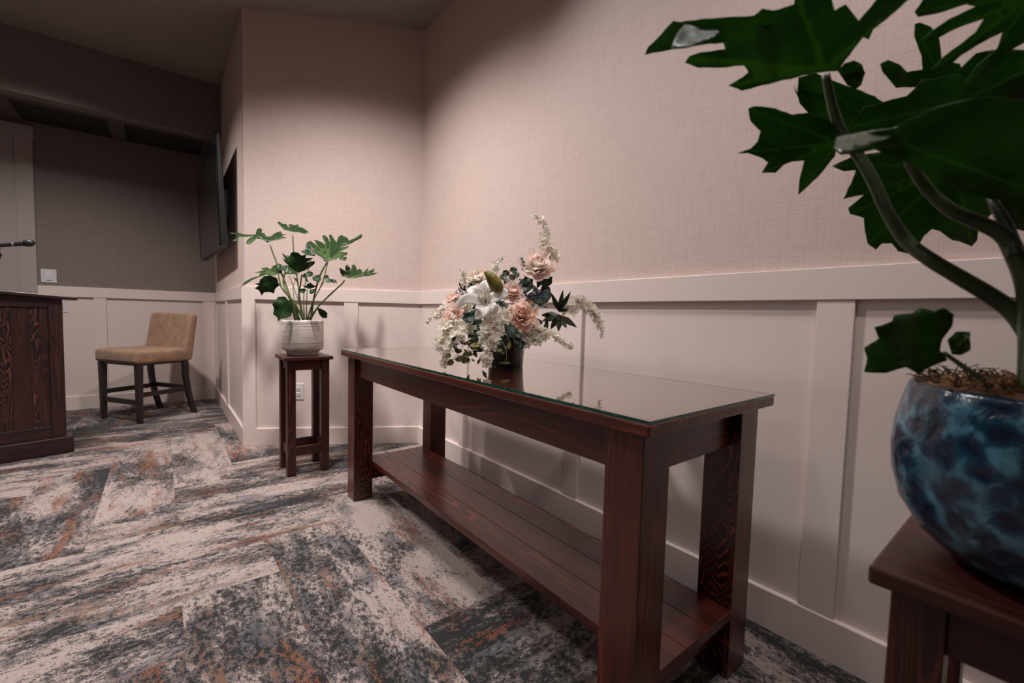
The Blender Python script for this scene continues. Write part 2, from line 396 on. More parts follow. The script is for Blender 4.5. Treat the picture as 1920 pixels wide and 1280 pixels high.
def catmull(P, R, n):
    out = []; rr = []; m = len(P)
    for i in range(m - 1):
        a = P[max(i - 1, 0)]; b = P[i]; c = P[i + 1]; d = P[min(i + 2, m - 1)]
        for k in range(n):
            t = k / n; out.append(.5 * ((2 * b) + (c - a) * t + (2 * a - 5 * b + 4 * c - d) * t * t + (3 * b - a - 3 * c + d) * t ** 3)); rr.append(R[i] * (1 - t) + R[i + 1] * t)
    out.append(P[-1]); rr.append(R[-1]); return out, rr
def tag(o, label=None, cat=None, group=None, kind=None):
    if label: o['label'] = label
    if cat: o['category'] = cat
    if group: o['group'] = group
    if kind: o['kind'] = kind
    return o
def thing(name, loc, label, cat, rz=0, group=None):
    o = D.objects.new(name, None); COL.objects.link(o); o.location = loc; o.rotation_euler = (0, 0, rz)
    o.matrix_basis = Matrix.Translation(loc) @ Matrix.Rotation(rz, 4, 'Z'); o.empty_display_size = .05
    return tag(o, label, cat, group)
def S(mb, name, mats, **k): return tag(mb.build(name, mats, **k), kind='structure')

# ------------------------------------------------------------------ the room
XA, XC, YD, YH, YBC = 1.5239, .4446, 5.7856, 5.0474, 3.6679
ZC, ZR, ZRB, ZB = 3.0769, 1.1646, 1.0701, .1297
DL = Vector((.86411669, -.50329151, 0)); NB = Vector((-.50329151, -.86411669, 0))   # wall with the angle; NB faces the room
YAB = YBC + (XA - XC) / DL.x * DL.y
T_ = .018       # how far rails and baseboards stand off the wall
# floor: one mesh of carpet planks laid herringbone, each plank with its own piece of the pattern
W_, NL, OX, OY = .30, 4, .036, 2.71
vs = []; fs = []; uvs = []; seen = set(); tones = []
TONE = {('v', -1, 0): .07, ('v', 0, 1): .07, ('v', -2, -1): -.035, ('v', -3, -2): -.02, ('h', -1, -1): .015, ('h', -2, -2): .03, ('v', 1, -6): .05,
        ('v', 2, -5): .045, ('v', 3, -4): -.03, ('v', 0, -7): -.005, ('v', 1, -14): .0, ('h', -3, -3): -.005, ('h', 0, 0): .0, ('h', 1, 1): .0}
for cx in range(-16, 9):
    for cy in range(-24, 14):
        t = (cx - cy) % (2 * NL)
        if t < NL: key = ('h', cx - t, cy)
        else: key = ('v', cx, cy - (2 * NL - 1 - t))
        if key in seen: continue
        seen.add(key); x0 = OX + key[1] * W_; y0 = OY + key[2] * W_
        L_ = W_ * NL; o = len(vs); rnd = random.Random(str(key)); ou, ov = rnd.uniform(0, 60), rnd.uniform(0, 60)
        if key[0] == 'h': vs += [(x0, y0, 0), (x0 + L_, y0, 0), (x0 + L_, y0 + W_, 0), (x0, y0 + W_, 0)]; uv = [(0, 0), (L_, 0), (L_, W_), (0, W_)]
        else: vs += [(x0, y0, 0), (x0 + W_, y0, 0), (x0 + W_, y0 + L_, 0), (x0, y0 + L_, 0)]; uv = [(0, W_), (0, 0), (L_, 0), (L_, W_)]
        tones.append(TONE.get(key, rnd.uniform(-.02, .02) - (.03 if y0 > 4.1 else 0)))
        fs.append((o, o + 1, o + 2, o + 3)); uvs += [(a + ou, b + ov) for a, b in uv]
me = D.meshes.new('floor'); me.from_pydata(vs, [], fs); ul = me.uv_layers.new(name='UVMap')
for k, q in enumerate(uvs): ul.data[k].uv = q
ta = me.attributes.new('tone', 'FLOAT', 'FACE')
for k, q in enumerate(tones): ta.data[k].value = q
me.materials.append(M['carpet']); fl = D.objects.new('floor', me); COL.objects.link(fl); tag(fl, kind='structure')
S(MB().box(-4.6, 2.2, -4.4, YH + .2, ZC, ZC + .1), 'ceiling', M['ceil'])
def wall(name, x0, x1, y0, y1, up, lo=None):
    b = MB()
    if lo is None: b.box(x0, x1, y0, y1, 0, ZC)
    else: b.box(x0, x1, y0, y1, 0, ZRB + .04, 1); b.box(x0, x1, y0, y1, ZRB + .04, ZC, 0)
    return S(b, name, [up, lo or up])
wall('wall_right', XA + T_, XA + .15, -4.2, YAB + .1, M['linen'], M['panel'])
wall('wall_alcove_right', XC + T_, XC + .12, YBC + .04, YD + .1, M['linen'], M['panel'])
b = MB()
P0 = Vector((XC, YBC, 0)) - NB * T_; 
s0 = 0.012; s1 = (XA + T_ - P0.x) / DL.x
for z0, z1, mi in ((0, ZRB + .04, 1), (ZRB + .04, ZC, 0)):
    A_ = P0 + DL * s0; B_ = P0 + DL * s1; off = -NB * .09
    b.hexa([(q.x, q.y, z0) for q in (A_, B_, B_ + off + DL * .05, A_ + off + DL * .06)] + [(q.x, q.y, z1) for q in (A_, B_, B_ + off + DL * .05, A_ + off + DL * .06)], mi)
S(b, 'wall_center', [M['linen_b'], M['panel']])
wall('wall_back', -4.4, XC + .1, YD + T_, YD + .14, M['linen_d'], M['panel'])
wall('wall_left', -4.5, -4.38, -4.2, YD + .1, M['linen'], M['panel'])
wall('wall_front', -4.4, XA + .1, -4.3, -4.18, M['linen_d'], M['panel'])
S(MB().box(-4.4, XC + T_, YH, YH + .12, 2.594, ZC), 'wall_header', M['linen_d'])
# alcove ceiling with two dark sunken panels
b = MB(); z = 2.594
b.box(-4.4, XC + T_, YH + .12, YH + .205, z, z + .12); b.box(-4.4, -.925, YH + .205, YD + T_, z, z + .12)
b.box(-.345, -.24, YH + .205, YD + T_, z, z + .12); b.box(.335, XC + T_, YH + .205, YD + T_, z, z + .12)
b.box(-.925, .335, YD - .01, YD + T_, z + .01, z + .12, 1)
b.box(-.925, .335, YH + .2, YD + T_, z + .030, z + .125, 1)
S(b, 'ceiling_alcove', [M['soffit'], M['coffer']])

# chair rails, baseboards, battens
S(MB().box(XA, XA + T_ + .01, -4.2, YAB + .012, 0, ZB), 'baseboard_right', M['paint'], bevel=.003)
S(MB().box(XA, XA + T_ + .01, -4.2, YAB + .012, ZRB, ZR), 'trim_1', M['paint'], bevel=.002)
S(MB().box(XC, XC + T_ + .008, YBC, YD + T_, 0, ZB), 'baseboard_alcove_right', M['paint'], bevel=.003)
S(MB().box(XC, XC + T_ + .008, YBC, YD + T_, ZRB, ZR), 'trim_2', M['paint'], bevel=.002)
def slab_b(sa, sb, z0, z1, th=T_, out=0.0):
    P = Vector((XC, YBC, 0)) + NB * out; bk = Vector((XC, YBC, 0)) - NB * (th + .008)
    q = [P + DL * sa, P + DL * sb, bk + DL * sb, bk + DL * sa]
    return MB().hexa([(p.x, p.y, z0) for p in q] + [(p.x, p.y, z1) for p in q])
LB = (XA - XC) / DL.x
S(slab_b(0, LB, 0, ZB), 'baseboard_center', M['paint'], bevel=.003)
S(slab_b(0, LB, ZRB, ZR), 'trim_3', M['paint'], bevel=.002)
S(MB().box(-4.4, XC + .01, YD, YD + T_ + .008, 0, ZB), 'baseboard_back', M['paint'], bevel=.003)
S(MB().box(-.878, XC + .01, YD, YD + T_ + .008, ZRB, ZR), 'trim_4', M['paint'], bevel=.002)
n = 5
for y0, y1 in ((.366, .459), (1.395, 1.485), (2.37, 2.455), (-.66, -.57), (-1.7, -1.61)):
    S(MB().box(XA + .004, XA + T_ + .004, y0, y1, ZB - .004, ZRB + .004), 'trim_%d' % n, M['paint'], bevel=.002); n += 1
for sa, sb in ((0, .088), (.70, .80)):
    S(slab_b(sa, sb, ZB - .004, ZRB + .004, out=-.004 if sa else 0), 'trim_%d' % n, M['paint'], bevel=.002); n += 1
for y0, y1 in ((YBC + .012, YBC + .05), (4.63, 4.75), (5.66, YD + .01)):
    S(MB().box(XC + .004, XC + T_ + .004, y0, y1, ZB - .004, ZRB + .004), 'trim_%d' % n, M['paint'], bevel=.002); n += 1
for x0, x1 in ((-.513, -.423), (.345, XC + .01), (-1.42, -1.33)):
    S(MB().box(x0, x1, YD + .004, YD + T_ + .004, ZB - .004, ZRB + .004), 'trim_%d' % n, M['paint'], bevel=.002); n += 1
# full-height painted boards at the left of the alcove
b = MB(); b.box(-.985, -.876, YD - .012, YD + T_ + .004, ZR - .1, 2.47); b.box(-1.9, -.868, YD - .016, YD + T_ + .004, 2.452, 2.56)
b.box(-1.9, -.985, YD + .002, YD + T_ + .004, ZR - .1, 2.46)
S(b, 'trim_%d' % n, M['boards'], bevel=.002)

# ------------------------------------------------------------------ wall plates
def plate_T(p, ax_u, nrm):      # local x along the wall, y out of the wall, z up
    m_ = Matrix((ax_u, nrm, Vector((0, 0, 1)))).transposed().to_4x4(); m_.translation = p; return m_
def outlet(p, u, nv, label):
    t = thing('wall_outlet', p, label, 'wall outlet'); T = plate_T(Vector(p), u, nv)
    MB().box(-.036, .036, 0, .006, -.06, .06, T=T).build('cover_plate', M['plate'], t, bevel=.002)
    for zc in (.02, -.02):
        r = MB().box(-.017, .017, .005, .009, zc - .0145, zc + .0145, T=T).build('receptacle', M['plate'], t, bevel=.003)
        q = MB()
        for dx in (-.007, .007): q.box(dx - .0015, dx + .0015, .0085, .0095, zc - .003, zc + .007, T=T)
        q.box(-.0025, .0025, .0085, .0095, zc - .011, zc - .007, T=T); 
        q.build('slots', M['slot'], r)
    return t
pb = Vector((XC, YBC, 0)) - NB * T_
outlet(tuple(pb + DL * .378 + Vector((0, 0, .40))), DL, NB, 'white duplex outlet low on the panelled wall behind the plant stand')
outlet((XC + T_, 4.88, .455), Vector((0, 1, 0)), Vector((-1, 0, 0)), 'white outlet seen edge-on beside the alcove corner, right of the tan chair')
outlet((-.73, YD + T_, .985), Vector((1, 0, 0)), Vector((0, -1, 0)), 'pale wall plate half hidden under the lectern top edge')
t = thing('light_switch', (-.806, YD + T_, 1.254), 'white square rocker light switch on the taupe alcove wall', 'light switch')
T = plate_T(Vector((-.806, YD + T_, 1.254)), Vector((1, 0, 0)), Vector((0, -1, 0)))
MB().box(-.05, .05, 0, .006, -.06, .06, T=T).build('cover_plate', M['plate'], t, bevel=.002)
MB().hexa([T @ Vector(q) for q in [(-.018, .005, -.036), (.018, .005, -.036), (.018, .014, -.036), (-.018, .014, -.036), (-.018, .005, .036), (.018, .005, .036), (.018, .008, .036), (-.018, .008, .036)]]).build('rocker', M['plate'], t, bevel=.0015)

# ------------------------------------------------------------------ console table
tx0, tx1, ty0, ty1, lg = .7727, 1.3185, .5215, 2.3662, .100
t = thing('console_table', ((tx0 + tx1) / 2, (ty0 + ty1) / 2, 0), 'long dark cherry wood console table with lower shelf along the right wall', 'console table')
MB().box(tx0 - .029, tx1 + .029, ty0 - .029, ty1 + .029, .7655, .7905).build('tabletop', M['wood_y'], t, bevel=.004)
g = MB().box(tx0 - .027, tx1 + .030, ty0 - .029, ty1 + .029, .7915, .7995)
g.m = [0, 0, 1, 1, 1, 1]
for x, y in ((tx0, ty0), (tx0, ty1 - lg), (tx1 - lg, ty0), (tx1 - lg, ty1 - lg)):
    b = MB().box(x, x + lg, y, y + lg, 0, .7655)
    b.m = [0, 0, 1, 1, 0, 0] if (x < 1 and y > 1) else [0, 0, 0, 0, 1, 1] if (x > 1 and y < 1) else [0] * 6
    b.build('leg', [M['wood_z'], M['grain_z']], t, bevel=.002)
MB().box(tx0 + .02, tx0 + .042, ty0 + lg, ty1 - lg, .662, .7655).build('apron', M['wood_y'], t, bevel=.0015)
MB().box(tx1 - .042, tx1 - .02, ty0 + lg, ty1 - lg, .662, .7655).build('apron', M['wood_y'], t, bevel=.0015)
MB().box(tx0 + lg, tx1 - lg, ty0 + .03, ty0 + .052, .656, .7655).build('apron', M['wood_x'], t, bevel=.0015)
MB().box(tx0 + lg, tx1 - lg, ty1 - .052, ty1 - .03, .656, .7655).build('apron', M['wood_x'], t, bevel=.0015)
b = MB(); bw = (tx1 - tx0 - 2 * lg) / 3
for k in range(3): b.box(tx0 + lg + k * bw + .0004, tx0 + lg + (k + 1) * bw - .0004, ty0 + .001, ty1 - .001, .172, .2)
b.build('shelf', M['wood_y'], t, bevel=.0015)
for y in (ty0 + .04, ty1 - .075): MB().box(tx0 + lg, tx1 - lg, y, y + .03, .095, .172).build('shelf_rail', M['wood_x'], t, bevel=.0015)
g = tag(g.build('glass_top', [M['glass'], M['glass_edge']]), 'clear glass sheet with green edge lying on the console table', 'glass top')

# ------------------------------------------------------------------ plant stands
def stand(cx, cy, label):
    t = thing('plant_stand', (cx, cy, 0), label, 'plant stand', group='cherry plant stands')
    MB().box(cx - .138, cx + .138, cy - .138, cy + .138, .700, .722).build('stand_top', M['stand_y'], t, bevel=.004)
    for sx in (-1, 1):
        for sy in (-1, 1):
            x = cx + sx * .096; y = cy + sy * .096
            MB().box(x - .0235, x + .0235, y - .0235, y + .0235, 0, .700).build('leg', M['stand_z'], t, bevel=.002)
    for s in (-1, 1):
        MB().box(cx - .0725, cx + .0725, cy + s * .100 - .009, cy + s * .100 + .009, .640, .700).build('apron', M['stand_x'], t, bevel=.001)
        MB().box(cx + s * .100 - .009, cx + s * .100 + .009, cy - .0725, cy + .0725, .640, .700).build('apron', M['stand_y'], t, bevel=.001)
        MB().box(cx - .0725, cx + .0725, cy + s * .100 - .009, cy + s * .100 + .009, .118, .172).build('stretcher', M['stand_x'], t, bevel=.001)
        MB().box(cx + s * .100 - .009, cx + s * .100 + .009, cy - .0725, cy + .0725, .118, .172).build('stretcher', M['stand_y'], t, bevel=.001)
    return t
stand(.690, 2.948, 'slim dark wood plant stand under the striped white pot')
stand(.775, -.015, 'dark wood plant stand under the blue pot at the right edge')

# ------------------------------------------------------------------ leaves
def leaf(par, base, outline, d, grad=(0, 0), cup=0.0, mt=None, rings=5, name='leaf', wav=.006, flip=0, th=.0009, label=None):
    """fan of skin between the leaf base and its lobed outline; veins run to the lobe tips"""
    bx, by = base; pts = []
    n0 = len(outline)
    for i in range(n0):
        x0, y0 = outline[i]; x1, y1 = outline[(i + 1) % n0]
        for k in range(3):
            f = k / 3; jx = jy = 0
            if k: jx, jy = random.uniform(-1, 1) * .025 * hypot(x1 - x0, y1 - y0), random.uniform(-1, 1) * .025 * hypot(x1 - x0, y1 - y0)
            pts.append((x0 + (x1 - x0) * f + jx, y0 + (y1 - y0) * f + jy))
    n_ = len(pts); rad = [hypot(x - bx, y - by) for x, y in pts]; rm = max(rad); seed = random.uniform(0, 50)
    tips = []
    for i in range(n_):
        loc = [rad[(i + k) % n_] for k in range(-5, 6)]
        if rad[i] >= max(loc) - 1e-6 and rad[i] > .3 * rm: tips.append(pts[i])
    def dv(x, y):          # distance to the nearest vein, in leaf lengths
        best = 9
        for tx, ty in tips:
            ux, uy = tx - bx, ty - by; l2 = ux * ux + uy * uy; t_ = max(0, min(1, ((x - bx) * ux + (y - by) * uy) / l2))
            best = min(best, hypot(x - bx - ux * t_, y - by - uy * t_))
        return best / rm
    def dep(x, y):
        q = Vector(((x - bx) / rm * 2.2 + seed, (y - by) / rm * 2.2, seed)); r = hypot(x - bx, y - by) / rm
        e = dv(x, y)
        return d + (grad[0] * (x - bx) + grad[1] * (y - by)) / 100 + cup * r * r + wav * noise.noise(q) * 2 * min(1, r * 1.5) - wav * 2.2 * min(.25, e)
    P2 = [Vector(p) for p in pts]; ed = [(i, (i + 1) % n_) for i in range(n_)]
    def inside(x, y, m_=0):
        c_ = False
        for i in range(n_):
            x1, y1 = pts[i]; x2, y2 = pts[(i + 1) % n_]
            if (y1 > y) != (y2 > y) and x < (x2 - x1) * (y - y1) / (y2 - y1) + x1: c_ = not c_
        return c_
    g = rm / (rings * 3.2); xs_ = [p[0] for p in pts]; ys_ = [p[1] for p in pts]
    x = min(xs_) + g / 2
    while x < max(xs_):
        y = min(ys_) + g / 2
        while y < max(ys_):
            if inside(x, y) and dv(x, y) * rm > g * .45: P2.append(Vector((x + random.uniform(-.1, .1) * g, y + random.uniform(-.1, .1) * g)))
            y += g
        x += g
    for tx, ty in tips:
        k_ = max(2, int(hypot(tx - bx, ty - by) / g))
        for k in range(k_):
            q = (bx + (tx - bx) * k / k_, by + (ty - by) * k / k_)
            if inside(*q): P2.append(Vector(q))
    V2, _, F2, _, _, _ = geometry.delaunay_2d_cdt(P2, ed, [list(range(n_))], 1, 1e-4)
    vs = [at(p.x, p.y, dep(p.x, p.y)) for p in V2]; fs = [tuple(f) for f in F2]
    ve = [max(0, 1 - dv(p.x, p.y) * 9) for p in V2]
    mb = MB().add(vs, fs); mb.vein = ve
    o = mb.build(name, mt, par, smooth=True, solid=th)
    if label: o['label'] = label
    return o
def stem(par, pts, r, mt, name='stem', seg=8):
    return MB().tube([at(*p) for p in pts], r, seg).build(name, mt, par, smooth=True)

# plant in the white pot
pc = (.684, 2.948)
pt = thing('potted_plant', (pc[0], pc[1], .722), 'split-leaf green plant in a striped white pot on the far stand', 'potted plant')
MB().lathe([(.086, .722), (.090, .727), (.094, .745), (.098, .751), (.116, .760), (.1195, .772), (.1195, .934), (.117, .938), (.110, .936), (.110, .90)], pc, 64).build('pot', M['pot_white'], pt, smooth=True)
MB().lathe([(.02, .90), (.109, .905), (.109, .915), (.06, .924), (.02, .926)], pc, 32).build('soil', M['soil'], pt, smooth=True)
def K(q): return (430 + q[0] / 6.097, 400 + q[1] / 6.097)
PD = 2.70
PL = [
 ((460, 350), [(440,335),(350,290),(310,290),(240,355),(195,345),(200,310),(260,262),(150,270),(40,330),(35,310),(100,262),(70,236),(0,226),(0,219),(100,220),(160,240),(250,245),(300,240),(315,185),(345,165),(375,180),(370,225),(400,225),(420,262),(470,265),(530,220),(590,205),(605,240),(655,235),(600,262),(655,280),(560,300),(500,310)], .02, (.0, -.5)),
 ((725, 235), [(700,205),(660,195),(630,190),(590,150),(550,110),(570,90),(610,120),(650,120),(670,150),(690,165),(675,130),(705,122),(740,135),(790,125),(790,150),(850,170),(910,215),(860,235),(800,215),(760,215)], .06, (.0, -.5)),
 ((1130, 540), [(1090,550),(1050,500),(980,460),(950,400),(880,330),(930,315),(980,350),(1010,370),(965,300),(1010,310),(1060,330),(1100,360),(1062,260),(1080,245),(1120,270),(1150,330),(1140,245),(1165,240),(1200,300),(1225,330),(1245,270),(1280,245),(1320,265),(1360,285),(1360,310),(1440,280),(1515,235),(1515,275),(1400,340),(1310,370),(1240,400),(1370,370),(1350,395),(1260,440),(1355,450),(1340,475),(1290,490),(1350,500),(1325,540),(1240,520),(1170,535)], -.04, (.1, -.45)),
 ((1315, 760), [(1290,720),(1270,680),(1255,620),(1275,625),(1330,660),(1325,600),(1345,585),(1375,610),(1395,650),(1400,595),(1425,580),(1450,610),(1460,650),(1490,630),(1515,650),(1520,680),(1580,630),(1590,640),(1570,670),(1660,630),(1655,660),(1620,680),(1705,675),(1650,700),(1500,725),(1400,745)], -.02, (.1, -.5)),
 ((830, 690), [(790,680),(700,620),(650,570),(600,510),(640,530),(600,445),(640,475),(690,485),(705,450),(740,440),(790,450),(820,480),(880,470),(870,510),(960,510),(880,560),(975,540),(975,575),(930,610),(870,650)], -.10, (0, .1)),
 ((555, 790), [(545,740),(470,710),(400,715),(350,760),(340,795),(285,805),(340,820),(290,855),(340,880),(370,940),(400,900),(470,900),(510,915),(525,860),(570,825)], -.09, (.1, .1)),
 ((560, 690), [(480,715),(420,700),(350,725),(260,760),(200,800),(125,845),(180,780),(250,740),(340,715),(345,680),(285,680),(350,660),(390,650),(360,625),(430,615),(470,640),(500,600),(560,575),(600,590),(610,640),(600,680)], -.02, (.1, -.5)),
 ((690, 980), [(640,950),(560,950),(530,990),(590,995),(510,1000),(490,1040),(510,1080),(500,1150),(550,1190),(560,1235),(590,1200),(660,1190),(710,1170),(720,1100),(700,1030)], -.12, (.1, .0)),
 ((990, 1100), [(1005,1078),(1050,1090),(1090,1110),(1122,1140),(1115,1195),(1070,1197),(1030,1160)], -.08, (0, .2)),
 ((1090, 770), [(1110,792),(1160,785),(1230,800),(1220,760),(1140,745),(1130,705),(1100,705),(1080,730)], -.06, (0, -.4)),
 ((1010, 760), [(960,765),(945,740),(970,710),(1030,700),(1050,740),(1035,780),(1005,782)], -.05, (0, -.4)),
 ((890, 860), [(850,840),(830,815),(880,830),(890,805),(930,790),(960,820),(1000,830),(960,850),(915,862)], -.07, (0, -.3)),
 ((890, 890), [(850,915),(800,905),(795,880),(800,862),(850,858),(880,872)], -.08, (0, -.3)),
 ((950, 880), [(915,885),(930,868),(985,862),(970,900),(940,922),(918,915)], -.08, (0, -.3)),
 ((900, 690), [(885,720),(895,760),(910,780),(870,775),(865,740),(830,720),(850,690),(890,670),(920,655),(955,675),(955,705),(935,722)], -.08, (0, -.2)),
 ((935, 500), [(915,480),(860,465),(820,440),(830,425),(870,420),(870,370),(895,325),(930,345),(945,400),(965,440),(985,490)], .03, (0, -.3)),
 ((745, 775), [(730,730),(760,740),(790,745),(785,765),(765,782)], 0, (0, -.3)),
 ((700, 700), [(640,690),(610,640),(640,590),(700,600),(740,640),(790,690),(760,700),(730,690)], .02, (0, -.4)),
 ((640, 660), [(600,650),(560,640),(530,600),(560,572),(610,590),(640,610),(660,640)], -.03, (0, -.4)),
]
for base, ol, dd, gr in PL:
    leaf(pt, K(base), [K(q) for q in ol], PD + dd, (gr[0], gr[1]), 0, M['leaf'], rings=4, wav=.012)
PS = [
 ([(460,350,.02),(545,570,.02),(620,740,.0),(700,960,-.02),(800,1215,-.02)], 1),
 ([(725,235,.06),(735,440,.05),(770,700,.03),(810,1000,.0),(840,1215,.0)], .8),
 ([(1130,540,-.04),(1050,680,-.04),(980,900,-.03),(930,1215,-.02)], 1),
 ([(1130,540,-.04),(1060,800,-.05),(960,1000,-.04),(890,1215,-.03)], .7),
 ([(1315,760,-.02),(1290,800,-.02),(1150,930,-.03),(1020,1060,-.04),(920,1215,-.04)], 1.0),
 ([(830,690,-.10),(815,800,-.09),(795,950,-.07),(850,1215,-.04)], .9),
 ([(555,790,-.09),(640,900,-.08),(740,1010,-.07),(860,1215,-.05)], .9),
 ([(560,690,-.02),(600,850,-.03),(720,1000,-.04),(850,1215,-.04)], .9),
 ([(690,980,-.12),(715,1050,-.10),(760,1215,-.06)], 1.4),
 ([(990,1100,-.08),(950,1150,-.07),(900,1215,-.05)], .8),
 ([(1090,770,-.06),(1040,850,-.05),(960,1000,-.04),(890,1215,-.02)], .5),
 ([(890,860,-.07),(885,1000,-.05),(880,1215,-.03)], .5),
 ([(745,775,0),(730,900,-.02),(800,1215,-.03)], .4),
 ([(680,700,.02),(740,860,.0),(800,1030,-.02),(850,1215,-.03)], .6),
 ([(640,660,-.03),(620,800,-.03),(700,1000,-.05),(790,1215,-.04)], 1.1),
 ([(935,500,.03),(870,800,.02),(850,1000,.0),(860,1215,.0)], .6),
]
for ps, k in PS:
    stem(pt, [(*K(p[:2]), PD + p[2]) for p in ps], [.0042 * k] + [.005 * k] * (len(ps) - 2) + [.0075 * k], M['stem'])

# plant in the blue pot
nc = (.775, -.015)
npn = thing('potted_plant', (nc[0], nc[1], .722), 'large broad-leaved plant in a mottled blue pot, close at right', 'potted plant')
MB().lathe([(.055, .722), (.075, .724), (.098, .735), (.120, .755), (.138, .785), (.147, .82), (.149, .85), (.147, .88), (.142, .905), (.1365, .928), (.134, .932), (.130, .930), (.128, .90)], nc, 96).build('pot', M['pot_blue'], npn, smooth=True)
def lump(t, z): return 1
b = MB(); vs = []; fs = []; R_, SG = 10, 40
for i in range(R_ + 1):
    for k in range(SG):
        r = .128 * i / R_; tt = 2 * pi * k / SG; x = nc[0] + r * cos(tt); y = nc[1] + r * sin(tt)
        vs.append((x, y, .925 + .012 * (1 - (i / R_) ** 3) + (.012 * noise.noise(Vector((x * 40, y * 40, 1))) + .006 * noise.noise(Vector((x * 120, y * 120, 3)))) * (1 if i < R_ else .3)))
for i in range(R_):
    for k in range(SG):
        a = i * SG + k; c = i * SG + (k + 1) % SG; fs.append((a, c, c + SG, a + SG))
b.add(vs, fs); moss = b.build('moss', M['moss'], npn, smooth=True)
mf = MB()
for k in range(420):
    r = .132 * sqrt(random.random()); tt = random.uniform(0, 2 * pi); p = Vector((nc[0] + r * cos(tt), nc[1] + r * sin(tt), .934))
    q = p + Vector((random.uniform(-.012, .012), random.uniform(-.012, .012), random.uniform(0, .014))); e = q + Vector((random.uniform(-.012, .012), random.uniform(-.012, .012), random.uniform(-.006, .006)))
    mf.tube([p, q, e], [.0011, .0009, .0006], 4, smooth=False)
tag(mf.build('moss_strands', M['moss'], moss), kind='stuff')
NLv = [
 ((1545, 130), [(1209,103),(1215,88),(1244,59),(1262,39),(1276,41),(1317,35),(1375,31),(1414,29),(1430,16),(1450,20),(1489,8),(1492,-14),(1555,-18),(1565,20),(1586,8),(1604,31),(1610,39),(1637,8),(1649,-8),(1711,-6),(1672,27),(1637,55),(1629,74),(1618,70),(1594,102),(1571,133),(1528,137),(1493,145),(1454,154),(1414,164),(1391,170),(1366,160),(1395,143),(1403,135),(1395,123),(1344,127),(1309,127),(1284,117),(1293,105),(1313,98),(1360,92),(1356,80),(1317,84),(1254,94)], .54, (-.004, .05), .02),
 ((1578, 152), [(1571,133),(1583,119),(1600,113),(1616,121),(1622,137),(1614,160),(1604,168),(1590,160)], .60, (0, .03), 0),
 ((1572, 268), [(1403,203),(1414,199),(1454,203),(1485,215),(1516,211),(1555,227),(1575,248),(1565,293),(1540,324),(1516,348),(1497,365),(1499,336),(1508,301),(1485,303),(1469,309),(1454,324),(1428,324),(1440,305),(1430,297),(1403,287),(1381,287),(1407,279),(1420,266),(1426,246),(1407,227)], .60, (.01, .03), .02),
 ((1575, 185), [(1497,145),(1530,137),(1560,150),(1600,165),(1640,180),(1660,195),(1650,240),(1600,262),(1560,245),(1520,215),(1500,195),(1489,160),(1495,175)], .66, (0, .04), .0),
 ((1790, 310), [(1560,311),(1582,321),(1605,319),(1596,343),(1581,373),(1620,365),(1590,390),(1594,401),(1620,409),(1622,435),(1627,457),(1642,468),(1654,456),(1672,456),(1684,471),(1702,475),(1721,461),(1732,442),(1747,429),(1762,433),(1785,450),(1798,452),(1822,462),(1832,450),(1834,431),(1860,400),(1900,380),(1900,320),(1850,280),(1750,278),(1650,285),(1600,292)], .66, (.0, .02), .03),
 ((1700, 272), [(1562,278),(1568,262),(1610,250),(1680,240),(1700,225),(1760,200),(1800,190),(1860,180),(1935,190),(1940,360),(1890,370),(1860,375),(1790,350),(1740,325),(1690,300),(1640,280),(1600,288),(1575,290)], .45, (-.01, .04), .0),
 ((1940, -10), [(1740,-14),(1715,22),(1722,32),(1770,22),(1812,8),(1830,12),(1780,35),(1745,60),(1726,76),(1750,75),(1790,55),(1845,35),(1830,60),(1790,90),(1760,115),(1746,131),(1775,128),(1800,105),(1850,75),(1880,60),(1870,90),(1830,125),(1808,160),(1803,172),(1830,145),(1870,110),(1920,80),(1965,60),(1970,-60),(1850,-60)], .48, (.0, .03), .0),
 ((1770, 165), [(1715,45),(1725,42),(1745,50),(1760,70),(1765,110),(1800,120),(1810,150),(1720,163),(1680,165),(1655,135),(1650,120),(1665,112),(1685,120),(1700,135),(1730,130),(1728,105),(1715,70)], .62, (0, .03), 0),
 ((1800, 190), [(1700,180),(1730,150),(1800,140),(1880,150),(1935,130),(1935,235),(1800,240),(1700,245),(1640,250),(1590,240),(1620,200),(1660,190)], .56, (0, .04), 0),
 ((1880, 160), [(1800,130),(1830,100),(1880,90),(1940,95),(1940,230),(1860,220),(1810,190)], .58, (0, .04), 0),
 ((1849, 347), [(1822,307),(1837,281),(1856,281),(1886,304),(1879,326),(1862,342)], .52, (0, -.02), 0),
 ((1870, 345), [(1850,350),(1890,338),(1940,335),(1945,440),(1915,432),(1900,428),(1880,400),(1855,380)], .60, (0, .02), 0),
 ((1768, 660), [(1762,656),(1766,637),(1785,611),(1788,589),(1770,577),(1751,583),(1725,577),(1710,587),(1676,591),(1672,602),(1639,613),(1648,634),(1620,652),(1626,671),(1620,697),(1661,699),(1699,688),(1721,701),(1740,690),(1777,675)], .50, (-.01, .0), .02),
 ((1779, 660), [(1777,637),(1792,622),(1819,622),(1819,656),(1800,666),(1785,664)], .50, (0, 0), 0),
]
near_leaves = []
for base, ol, dd, gr, cup in NLv:
    near_leaves.append(leaf(npn, base, ol, dd, gr, cup, M['leaf_near'], rings=6, wav=.007))
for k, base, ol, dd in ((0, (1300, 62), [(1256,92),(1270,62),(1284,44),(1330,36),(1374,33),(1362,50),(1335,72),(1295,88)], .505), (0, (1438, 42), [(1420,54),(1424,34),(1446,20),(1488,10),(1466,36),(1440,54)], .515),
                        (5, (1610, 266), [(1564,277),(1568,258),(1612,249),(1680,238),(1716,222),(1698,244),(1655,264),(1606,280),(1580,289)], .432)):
    leaf(near_leaves[k], base, ol, dd, (0, -.10), 0, M['leaf_sheen'], rings=4, wav=.010, name='leaf_sheen')  # added patches on the near leaves, carrying the painted sheen
